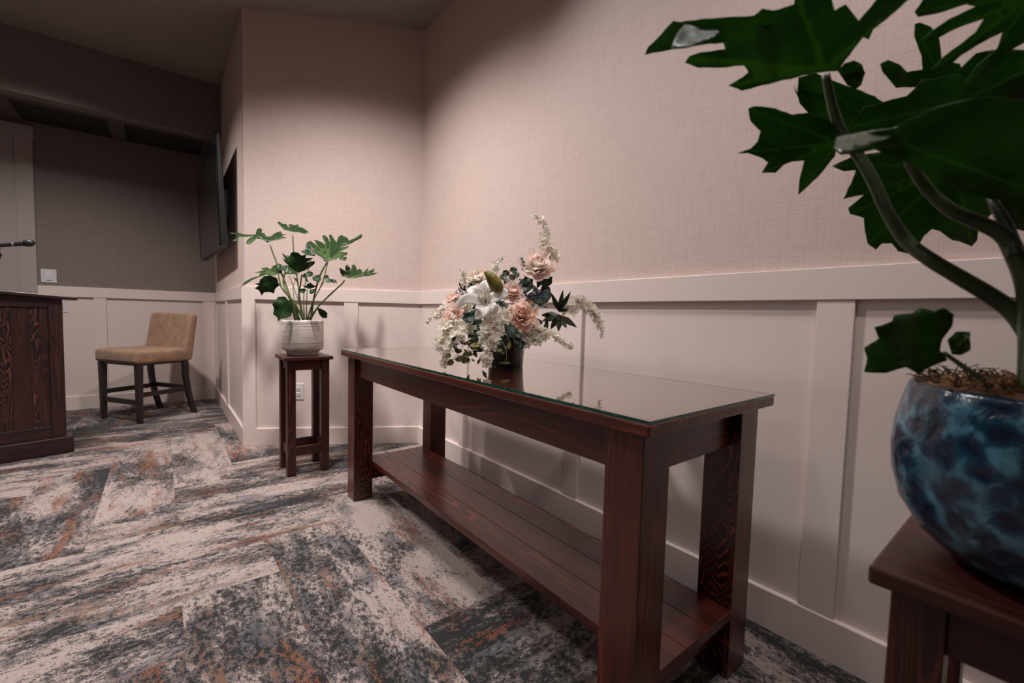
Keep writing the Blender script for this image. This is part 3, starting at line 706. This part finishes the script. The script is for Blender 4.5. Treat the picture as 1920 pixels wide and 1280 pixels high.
NS = [
 ([(1955,740,.475),(1945,660,.48),(1905,592,.49),(1860,556,.50),(1800,520,.51),(1745,487,.52),(1700,452,.54),(1665,400,.55),(1640,345,.56),(1615,300,.57),(1590,265,.58),(1565,215,.585),(1548,140,.58)], [.0095,.0095,.009,.009,.0085,.008,.0078,.007,.007,.0068,.006,.006,.005]),
 ([(1930,740,.475),(1932,640,.475),(1925,540,.48),(1905,480,.485),(1880,440,.49),(1830,415,.50),(1780,392,.51),(1735,350,.52),(1708,305,.50),(1700,272,.47)], [.010,.0095,.009,.009,.0085,.0075,.007,.006,.006,.005]),
 ([(1905,480,.48),(1890,430,.49),(1866,385,.50),(1849,347,.52)], [.0075,.006,.005,.004]),
 ([(1860,725,.475),(1835,706,.48),(1805,686,.49),(1768,660,.50)], [.003,.0028,.0026,.0022]),
 ([(1940,740,.46),(1952,600,.46),(1975,400,.46),(1985,200,.48),(1940,-10,.50)], [.011,.010,.009,.008,.006]),
]
for ps, r in NS: stem(npn, ps, r, M['stem_near'], seg=12)

# ------------------------------------------------------------------ flower arrangement
vc = (1.07, 1.375)
fa = thing('flower_arrangement', (vc[0], vc[1], .7995), 'peach and white silk flower arrangement in a dark vase on the glass', 'flower arrangement')
MB().lathe([(.066, .7995), (.069, .803), (.0705, .84), (.075, .89), (.082, .93), (.084, .935), (.078, .933), (.07, .90)], vc, 48).build('vase', M['vase'], fa, smooth=True)
FD = 1.70
def Q(x, y, dd=0): return at(780 + x / 3.555, 380 + y / 3.555, FD + dd)
def basis(nrm):
    nrm = Vector(nrm).normalized(); a = nrm.cross(Vector((.2, .3, 1)))
    if a.length < .05: a = nrm.cross(Vector((1, 0, 0)))
    a.normalize(); return a, nrm.cross(a), nrm
def petal_(mb, c, u, nrm, ln, wd, cup=.25, base=.0, tw=0, tip=.5, mi=0, seg=3, ruff=0):
    """one petal growing from c along u, surface normal nrm"""
    u = Vector(u).normalized(); nrm = Vector(nrm); nrm = (nrm - u * nrm.dot(u)).normalized(); s = u.cross(nrm)
    vs = []; fs = []
    for i in range(seg + 1):
        t = i / seg; w_ = wd * (sin(pi * min(1, .18 + t * (.82 if tip > 0 else .6))) ** .8 if i < seg else tip * .5)
        lift = cup * ln * t * t + base * ln * t
        for k in (-1, 0, 1):
            rf = ruff * ln * random.uniform(-1, 1) if i == seg else 0
            vs.append(c + u * (ln * t + rf) + nrm * (lift + (.25 * w_ if k else 0) * (1 if cup > 0 else -1) + rf) + s * (k * w_ * .5))
    for i in range(seg):
        for k in range(2):
            a = i * 3 + k; fs.append((a, a + 1, a + 4, a + 3))
    mb.add(vs, fs, mi)
def floret(mb, c, nrm, r, n=5, mi=0):
    a, b_, nn = basis(nrm); ph = random.uniform(0, 6)
    for k in range(n):
        t = ph + 2 * pi * k / n + random.uniform(-.15, .15)
        petal_(mb, c, a * cos(t) + b_ * sin(t) + nn * random.uniform(.1, .5), nn, r * random.uniform(.85, 1.2), r * .62, random.uniform(-.2, .4), tip=.12, mi=mi, seg=3)
cam_dir = -CF
UP = Vector((0, 0, 1))
def peony(x, y, rpx, dd, mt, tilt=(0, 0)):
    c = Q(x, y, dd); r = rpx / 3.555 / F_PX * (FD + dd); mb = MB()
    nn0 = (cam_dir + UP * .6 + CR * tilt[0] + CU * tilt[1]).normalized()
    a, b_, nn = basis(nn0)
    c0 = c - nn * r * .35
    for ring, (cnt, el, ln, wd) in enumerate(((9, .0, 1.0, .85), (9, .3, .97, .8), (9, .6, .92, .72), (8, .85, .85, .66), (8, 1.05, .75, .6), (7, 1.3, .66, .5), (5, 1.5, .55, .4))):
        for k in range(cnt):
            t = 2 * pi * k / cnt + ring * .5 + random.uniform(-.2, .2)
            rad_ = a * cos(t) + b_ * sin(t)
            e = el + random.uniform(-.15, .15)
            u = rad_ * cos(e) + nn * sin(e); nv = nn * cos(e) - rad_ * sin(e)
            petal_(mb, c0 + rad_ * r * .05, u, nv, r * ln * random.uniform(.9, 1.12), r * wd, .22, tip=1.1, mi=0 if random.random() < .7 else 1, seg=4, ruff=.13)
    o = mb.build('peony', mt, fa, smooth=True); 
    return o
pk = [M['pink'], M['peach']]; ph_ = [M['peach'], M['pink']]; cr_ = [M['cream'], M['pink']]
peony(815, 415, 122, -.00, [M['pink'], M['cream']], (.0, .2)).__setitem__('label', 'highest blush bloom')
peony(705, 745, 112, -.10, ph_, (.1, -.2))
peony(640, 590, 84, -.02, pk, (.3, .2))
peony(405, 500, 82, .0, cr_, (-.3, .4))
peony(240, 640, 56, .0, pk, (-.5, .3))
peony(245, 745, 80, -.09, pk, (-.6, -.1))
peony(320, 690, 62, -.06, cr_, (-.3, .1))
peony(905, 350, 60, .05, [M['cream'], M['peach']], (.5, .4))
peony(520, 560, 62, .02, cr_, (0, .3))
# lily
lily = MB(); lc = Q(462, 655, -.13); lnm = (cam_dir + UP * .1).normalized()
def lpet(path, wd):
    P = [Q(x, y, d_) for x, y, d_ in path]; R0 = [0] * len(P); P, _ = catmull(P, R0, 4); n_ = len(P); vs = []; fs = []
    for i, p in enumerate(P):
        t_ = i / (n_ - 1); tg = (P[min(i + 1, n_ - 1)] - P[max(i - 1, 0)]).normalized(); s_ = tg.cross(cam_dir + UP * .3).normalized(); nn = s_.cross(tg)
        ww = wd * (sin(pi * (.1 + .88 * t_)) ** .75) / 3.555 / F_PX * FD
        for k, kk in ((-1, .0), (-.5, .12), (0, 0), (.5, .12), (1, 0)):
            vs.append(p + s_ * (k * ww * .5) + nn * (abs(k) * ww * .18))
    for i in range(n_ - 1):
        for k in range(4): a = i * 5 + k; fs.append((a, a + 1, a + 6, a + 5))
    lily.add(vs, fs)
lpet([(455,665,-.12),(420,640,-.15),(385,590,-.16),(345,575,-.13)], 75)
lpet([(465,650,-.12),(450,600,-.13),(470,550,-.13),(490,520,-.10)], 80)
lpet([(475,660,-.12),(530,630,-.16),(580,605,-.17),(612,612,-.16)], 78)
lpet([(455,670,-.12),(400,650,-.17),(330,645,-.19),(275,700,-.17)], 70)
lpet([(460,675,-.12),(450,700,-.18),(435,735,-.20),(395,765,-.18)], 90)
lpet([(475,670,-.12),(495,690,-.17),(515,710,-.19),(530,740,-.17)], 70)
lo = lily.build('lily_bloom', M['white'], fa, smooth=True, solid=.0006)
st_ = MB()
for dx, dy in ((-30, -70), (-10, -85), (15, -80), (30, -60), (0, -60)): st_.tube([Q(463, 660, -.13), Q(463 + dx * .6, 655 + dy * .5, -.17), Q(463 + dx, 655 + dy, -.19)], .0009, 5); st_.ball(Q(463 + dx, 655 + dy, -.19), .0026, 6)
st_.build('stamens', M['pistil'], lo, smooth=True)
bd = MB()
P = [Q(562, 598, -.18), Q(552, 580, -.18), Q(530, 545, -.185), Q(505, 505, -.19), Q(475, 470, -.19), Q(455, 458, -.19)]
bd.tube(P, [.007, .0195, .0245, .0205, .0115, .004], 14)
bd.build('lily_bud', M['bud'], fa, smooth=True)
# white spires
def spray(path, r0, r1, cnt, mt=None, dn=UP, tipbuds=True):
    P = [Q(*p) for p in path]; P, _ = catmull(P, [0] * len(P), 6); mb = MB(); n_ = len(P)
    cnt = int(cnt * .95)
    for k in range(cnt):
        t_ = k / max(1, cnt - 1); i = min(n_ - 1, int(t_ * (n_ - 1))); p = P[i]
        a = random.uniform(0, 2 * pi); r = r0 * (1 - t_) + r1 * t_
        off = (CR * cos(a) + CU * sin(a)) * r * .8 + cam_dir * random.uniform(-.2, .7) * r
        floret(mb, p + off, off + cam_dir * .02 + UP * .008, r * random.uniform(1.05, 1.5), 5)
    o = mb.build('flower_spray', mt or M['cream'], fa, smooth=True)
    sm = MB().tube(P[::3] + [P[-1]], .0014, 5, smooth=False)
    for k in range(8):
        i = n_ - 1 - int(k * n_ * .06); p = P[max(i, 0)]; sm.ball(p + Vector([random.uniform(-.008, .008) for _ in range(3)]), .0024, 5)
    sm.build('spray_stem', M['fleaf_dk'], o, smooth=True)
    return o
spray([(885,360,.04),(875,290,.03),(860,210,.03),(835,120,.03),(782,80,.03)], .021, .009, 30)
spray([(470,530,.0),(515,450,.0),(545,410,.0),(575,360,.0)], .019, .008, 16)
spray([(345,600,-.02),(325,540,-.02),(318,490,-.02),(312,455,-.02)], .014, .007, 13)
spray([(240,690,-.02),(170,730,-.02),(115,760,-.02),(75,805,-.02)], .018, .007, 18)
spray([(250,800,-.10),(190,860,-.12),(165,940,-.13),(185,1040,-.13),(190,1085,-.13)], .022, .008, 36)
spray([(350,830,-.12),(300,870,-.14),(255,920,-.15),(230,985,-.15)], .022, .013, 26)
spray([(560,770,-.12),(510,850,-.17),(490,940,-.19),(470,1030,-.19),(475,1075,-.19)], .025, .010, 46)
spray([(520,820,-.15),(470,870,-.17),(450,900,-.17)], .022, .018, 14)
spray([(700,900,-.08),(800,860,-.08),(900,890,-.07),(980,930,-.06),(1045,970,-.06)], .022, .007, 40)
spray([(720,920,-.09),(780,915,-.09),(840,910,-.08)], .018, .013, 12)
spray([(1020,700,-.02),(1080,665,.0),(1160,710,.01),(1215,790,.02),(1245,900,.02)], .022, .008, 38)
spray([(1060,650,.0),(1130,690,.0),(1200,750,.0)], .018, .013, 14)
spray([(540,760,-.12),(590,770,-.13),(640,690,-.1)], .013, .010, 8)
# blue sprigs
def statice(path, r, cnt):
    P = [Q(*p) for p in path]; P, _ = catmull(P, [0] * len(P), 5); mb = MB()
    for k in range(cnt):
        p = random.choice(P) + Vector([random.gauss(0, r * .5) for _ in range(3)])
        floret(mb, p, Vector([random.gauss(0, 1) for _ in range(3)]) + cam_dir, .0042, 4)
        if k % 3 == 0: mb.tube([p, P[0]], .0006, 4, smooth=False)
    mb.build('blue_sprig', M['blue'], fa)
statice([(735,480,-.01),(715,420,-.01),(705,365,-.01)], .008, 34)
statice([(700,560,-.02),(690,510,-.02)], .008, 22)
statice([(740,630,-.08),(780,620,-.09),(830,600,-.08)], .017, 150)
statice([(345,630,-.06),(320,600,-.06),(285,580,-.05)], .010, 40)
statice([(285,640,-.04),(265,650,-.04)], .007, 14)
# foliage
def FL(base, ol, dd, mt, gr=(0, -.1), wav=.006):
    leaf(fa, (780 + base[0] / 3.555, 380 + base[1] / 3.555), [(780 + x / 3.555, 380 + y / 3.555) for x, y in ol], FD + dd, gr, 0, mt, rings=3, wav=wav, th=.0006)
def leaflet(c, tip, wd, dd, mt):
    ux, uy = tip[0] - c[0], tip[1] - c[1]; l = hypot(ux, uy); nx, ny = -uy / l, ux / l
    prof = [(.0, .12), (.2, .55), (.42, 1), (.62, .8), (.82, .42), (1, 0), (.82, -.42), (.62, -.8), (.42, -1), (.2, -.55), (.0, -.12)]
    FL(c, [(c[0] + ux * t_ + nx * k * wd / 2, c[1] + uy * t_ + ny * k * wd / 2) for t_, k in prof], dd, mt, (random.uniform(-.3, .3), random.uniform(-.3, .3)))
for c_, tips_, w_ in (((955,725), ((980,578),(1033,590),(925,640),(1035,690),(900,598)), 34), ((955,748), ((835,790),(895,845),(950,860),(1075,832),(1005,838),(835,745)), 44)):
    for tp in tips_: leaflet(c_, tp, w_, random.uniform(-.02, .03), M['fleaf_dk'])
rf = random.Random(4)
for k in range(64):
    x = rf.uniform(300, 880); y = rf.uniform(520, 930)
    if ((x - 580) / 330) ** 2 + ((y - 730) / 230) ** 2 > 1: continue
    t_ = rf.uniform(0, 6.28); l = rf.uniform(55, 95)
    leaflet((x, y), (x + l * cos(t_), y + l * sin(t_)), l * .45, rf.uniform(-.04, .05), M['fleaf'] if rf.random() < .55 else M['fleaf_dk'])
for k in range(34):
    x = rf.uniform(190, 500); y = rf.uniform(900, 1075); t_ = rf.uniform(0, 6.28); l = rf.uniform(28, 52)
    if y > 960 + (x - 150) * .45: continue
    leaflet((x, y), (x + l * cos(t_), y + l * sin(t_)), l * .55, -.14 + rf.uniform(-.03, .04), M['fleaf_y'] if rf.random() < .45 else M['fleaf_dk'])
FL((850,530), [(830,500),(870,500),(910,490),(905,540),(880,560),(840,560)], .02, M['fleaf'])
FL((830,590), [(840,550),(890,560),(905,620),(880,660),(840,680),(800,660)], .0, M['fleaf'])
FL((760,540), [(700,520),(730,490),(780,510),(780,570),(740,600),(710,590)], -.0, M['fleaf'])
FL((410,750), [(300,770),(340,730),(400,700),(400,690),(430,720),(400,790),(340,800)], -.14, M['fleaf'])
FL((440,790), [(350,800),(390,760),(430,760),(450,830),(440,880),(400,900),(350,900),(345,850)], -.12, M['fleaf'])
FL((600,800), [(580,790),(640,800),(690,860),(720,890),(670,900),(610,900),(590,850)], -.12, M['fleaf'])
FL((490,740), [(470,720),(530,730),(540,790),(490,800),(450,780)], -.08, M['fleaf'])
FL((560,700), [(540,670),(590,650),(600,700),(580,750),(545,740)], -.08, M['fleaf_dk'])
FL((700,930), [(650,900),(700,890),(730,930),(710,980),(670,970)], -.10, M['fleaf'])
FL((810,840), [(750,830),(810,820),(840,860),(800,870)], -.06, M['fleaf'])
FL((840,665), [(800,660),(870,690),(880,700),(820,690)], -.03, M['fleaf_dk'])
FL((370,550), [(345,545),(360,530),(395,530),(380,560),(350,565)], -.06, M['fleaf_dk'])
FL((400,940), [(330,930),(370,900),(450,890),(500,930),(440,980),(370,980)], -.06, M['fleaf_dk'])
FL((560,930), [(500,900),(590,890),(640,930),(590,990),(520,980)], -.04, M['fleaf_dk'])
for x, y in ((600,470),(650,450),(640,500),(580,500),(665,480),(610,530)):
    FL((x, y + 18), [(x - 26, y + 4), (x - 20, y - 18), (x, y - 24), (x + 22, y - 14), (x + 25, y + 6), (x + 10, y + 22)], .0 + random.uniform(-.03, .03), M['euc'], (0, random.uniform(-.3, .3)))
for x, y, w_, h_ in ((300,1040,45,30),(345,1010,40,22),(230,1065,25,30),(400,950,45,20),(620,950,14,38),(600,1068,34,10),(550,985,30,15),(285,990,24,20),(330,1060,30,16),(430,985,30,14),(580,1000,26,10),(215,1020,20,26)):
    FL((x, y), [(x - w_, y + h_ * .2), (x - w_ * .4, y - h_ * .7), (x + w_ * .5, y - h_ * .8), (x + w_, y), (x + w_ * .4, y + h_ * .6), (x - w_ * .4, y + h_ * .7)], -.16 + random.uniform(-.03, .03), M['fleaf_y'] if random.random() < .7 else M['fleaf_dk'], (random.uniform(-.4, .4), random.uniform(-.4, .4)))
vine = MB()
for pth in ([(560,900,-.1),(420,960,-.15),(340,1010,-.16),(290,1050,-.16)], [(560,900,-.1),(600,980,-.14),(602,1060,-.14)], [(330,900,-.1),(300,980,-.15),(230,1060,-.16)], [(600,880,-.1),(625,930,-.14),(620,980,-.15)]):
    vine.tube([Q(*p) for p in pth], .0011, 5)
vine.build('vine_stem', M['fleaf_y'], fa, smooth=True)

# ------------------------------------------------------------------ chair in the alcove
cc = (-.109, 5.165, 0); ra = radians(33.8)
ch = thing('counter_chair', cc, 'low-backed tan upholstered chair with dark legs in the alcove corner', 'chair', ra)
T = Matrix.Translation(cc) @ Matrix.Rotation(ra, 4, 'Z')
def cush(prof, name):
    pass
b = MB(); SX, SY = 10, 10; vs = []; fs = []
def seatpt(u, v, top):
    x = -.262 + .455 * u; y = (-.272 + .544 * v) * (1 - .03 * u)
    e = max(abs(2 * u - 1), abs(2 * v - 1)); z = .508 if not top else .622 + .012 * (1 - e ** 4)
    return Vector((x, y, z))
b.box(-.262, .20, -.268, .268, .508, .625, T=T)
b.build('seat', M['fabric'], ch, smooth=True, bevel=.032, seg=5)
# backrest: slightly curved upholstered slab leaning back
vs = []; NSG = 8
for k in range(NSG + 1):
    y = -.268 + .536 * k / NSG; cv = .035 * (1 - (2 * k / NSG - 1) ** 2)
    for (x, z) in ((.135, .508), (.225, .508), (.285, .935), (.205, .945)): vs.append(T @ Vector((x + cv - .01, y, z)))
fs = []
for k in range(NSG):
    for j in range(4): a = k * 4 + j; c = k * 4 + (j + 1) % 4; fs.append((a, c, c + 4, a + 4))
fs += [(3, 2, 1, 0), tuple(NSG * 4 + j for j in range(4))]
MB().add(vs, fs).build('backrest', M['fabric'], ch, smooth=True, bevel=.028, seg=5)
for sy in (-1, 1):
    y = sy * .228
    MB().hexa([T @ Vector(q) for q in [(-.237, y - .017, 0), (-.203, y - .017, 0), (-.203, y + .017, 0), (-.237, y + .017, 0), (-.244, y - .024, .51), (-.196, y - .024, .51), (-.196, y + .024, .51), (-.244, y + .024, .51)]]).build('leg', M['chairleg'], ch, bevel=.003)
    vs = []; fs = []
    for i in range(9):
        z = .51 * (1 - i / 8); xo = .165 + .085 * (i / 8) ** 2.0; hw = .022 - .004 * i / 8
        vs += [T @ Vector(q) for q in ((xo - hw, y - .02, z), (xo + hw, y - .02, z), (xo + hw, y + .02, z), (xo - hw, y + .02, z))]
    for i in range(8):
        for j in range(4): a = i * 4 + j; c = i * 4 + (j + 1) % 4; fs.append((a, c, c + 4, a + 4))
    fs += [(0, 1, 2, 3), (35, 34, 33, 32)]
    MB().add(vs, fs).build('leg', M['chairleg'], ch, bevel=.002)
    MB().box(-.205, .19, y - .011, y + .011, .222, .262, T=T).build('stretcher', M['chairleg'], ch, bevel=.002)
MB().box(-.229, -.209, -.215, .215, .155, .198, T=T).build('stretcher', M['chairleg'], ch, bevel=.002)
MB().box(.170, .192, -.215, .215, .235, .275, T=T).build('stretcher', M['chairleg'], ch, bevel=.002)
MB().box(-.235, .16, -.24, .24, .494, .510, T=T).build('seat_underside', M['black'], ch)

# ------------------------------------------------------------------ lectern with microphone
pa = atan2(.28, .96); po = (-.482, 4.134, 0)
pod = thing('lectern', po, 'dark red-brown panelled wood lectern at the left edge', 'lectern', pa)
T = Matrix.Translation(po) @ Matrix.Rotation(pa, 4, 'Z')      # local x along the face (0 = right end), y away from camera
WL, DP = 1.15, .52
def ztop(x): return 1.030 + (-x) * .075
b = MB(); b.box(-WL, .0, 0, DP, 0, .112, T=T); b.build('plinth', M['wood_podx'], pod, bevel=.006)
x1 = -.03
MB().box(-WL + .03, x1, .05, DP - .03, .112, 1.0, T=T).build('body', M['wood_pod'], pod, bevel=.002)
def tri(xa, xb, za, zb, y0, y1, slope=False):
    z1a, z1b = (ztop(xa), ztop(xb)) if slope else (zb, zb)
    return MB().hexa([T @ Vector(q) for q in [(xa, y0, za), (xb, y0, za), (xb, y1, za), (xa, y1, za), (xa, y0, z1a), (xb, y0, z1b), (xb, y1, z1b), (xa, y1, z1a)]])
tri(-.098, x1, .112, 0, .028, .052, True).build('stile', M['wood_pod'], pod, bevel=.002)
tri(-WL + .03, -WL + .10, .112, 0, .028, .052, True).build('stile', M['wood_pod'], pod, bevel=.002)
tri(-WL + .10, -.098, .978, 0, .029, .052, True).build('rail', M['wood_podx'], pod, bevel=.002)
tri(-WL + .10, -.098, .112, .19, .029, .052).build('rail', M['wood_podx'], pod, bevel=.002)
b = MB(); xs = [-WL + .10, -.83, -.62, -.42, -.315, -.262, -.182, -.136, -.098]
for k in range(len(xs) - 1): b.box(xs[k] + .0004, xs[k + 1] - .0004, .04, .05, .19, .985, 1 if k in (4, 6) else 0, T=T)
b.build('panel', [M['wood_pod'], M['pod_grain']], pod)
xa, xb = -WL - .01, .036
MB().hexa([T @ Vector(q) for q in [(xa, -.01, ztop(xa)), (xb, -.01, ztop(xb)), (xb, DP + .01, ztop(xb)), (xa, DP + .01, ztop(xa)), (xa, -.01, ztop(xa) + .022), (xb, -.01, ztop(xb) + .022), (xb, DP + .01, ztop(xb) + .022), (xa, DP + .01, ztop(xa) + .022)]]).build('lectern_top', M['wood_podx'], pod, bevel=.004)
# microphone on its stand
mb0 = T @ Vector((-.62, .22, 0)); zt = ztop(-.62) + .026
ms = thing('microphone_stand', (mb0.x, mb0.y, zt), 'black desk microphone stand on the lectern, mostly out of frame', 'microphone stand')
MB().lathe([(.07, zt + .004), (.07, zt + .012), (.02, zt + .02)], (mb0.x, mb0.y), 32).build('base', M['black'], ms, smooth=True)
h1 = Vector((-.655, 4.30, 1.405)); h0 = Vector((-.875, 4.30, 1.352)); ax = (h1 - h0).normalized()
clip = h0 + ax * .05 - Vector((0, 0, .028))
MB().tube([(mb0.x, mb0.y, zt + .006), (mb0.x, mb0.y + (clip.y - mb0.y) * .3, zt + .15), (clip.x - .01, clip.y, clip.z - .06), (clip.x, clip.y, clip.z)], .007, 10).build('gooseneck', M['black'], ms, smooth=True)
MB().tube([clip, clip + Vector((0, 0, .012))], .017, 10, smooth=False).build('clip', M['black'], ms, smooth=True)
mc = thing('microphone', tuple(h0), 'black handheld microphone with silver band pointing right above the lectern', 'microphone')
mc.matrix_basis = Matrix.Translation(h0)
MB().tube([h0 - ax * .02, h0, h0 + ax * .08, h0 + ax * .165, h0 + ax * .172], [.009, .0105, .012, .0145, .0165], 20, smooth=False).build('handle', M['black'], mc, smooth=True)
MB().tube([h0 + ax * .118, h0 + ax * .128], [.0150, .0153], 20, smooth=False).build('band', M['silver'], mc)
MB().tube([h0 + ax * .170, h0 + ax * .180, h0 + ax * .198, h0 + ax * .212, h0 + ax * .222, h0 + ax * .226], [.0165, .021, .0235, .021, .0135, .005], 20, smooth=False).build('grille', M['grille'], mc, smooth=True)

# ------------------------------------------------------------------ television
tv = thing('television', (.40, 4.75, 1.47), 'large black flat television tilted down on the alcove side wall', 'television')
fA, fB = Vector((.330, 4.0, 2.305)), Vector((.351, 4.0, 1.473)); fC, fD = Vector((.297, 5.5, 2.292)), Vector((.317, 5.5, 1.481))
def tvp(u, v, o):    # u along the width (0 near), v down, o behind the front
    p = fA.lerp(fC, u).lerp(fB.lerp(fD, u), v); return p + Vector((o, 0, 0))
b = MB(); b.hexa([tvp(0, 1, 0), tvp(1, 1, 0), tvp(1, 1, .055), tvp(0, 1, .055), tvp(0, 0, 0), tvp(1, 0, 0), tvp(1, 0, .026), tvp(0, 0, .026)])
b.build('casing', M['black'], tv, bevel=.006)
b = MB()
for (u0, u1, v0, v1) in ((0, 1, 0, .022), (0, 1, .972, 1), (0, .013, 0, 1), (.987, 1, 0, 1)):
    b.hexa([tvp(u0, v1, -.004), tvp(u1, v1, -.004), tvp(u1, v1, .004), tvp(u0, v1, .004), tvp(u0, v0, -.004), tvp(u1, v0, -.004), tvp(u1, v0, .004), tvp(u0, v0, .004)])
b.build('bezel', M['black_gloss'], tv, bevel=.0015)
MB().hexa([tvp(.012, .973, -.0015), tvp(.988, .973, -.0015), tvp(.988, .973, .002), tvp(.012, .973, .002), tvp(.012, .021, -.0015), tvp(.988, .021, -.0015), tvp(.988, .021, .002), tvp(.012, .021, .002)]).build('screen', M['screen'], tv)
b = MB()
for k in range(9): u = .08 + k * .1; b.hexa([tvp(u, 1.002, .012), tvp(u + .06, 1.002, .012), tvp(u + .06, 1.002, .04), tvp(u, 1.002, .04), tvp(u, .998, .012), tvp(u + .06, .998, .012), tvp(u + .06, .998, .04), tvp(u, .998, .04)])
b.build('vents', M['slot'], tv)
MB().box(.36, XC + T_, 4.55, 4.95, 1.78, 2.02).build('wall_bracket', M['black'], tv, bevel=.004)
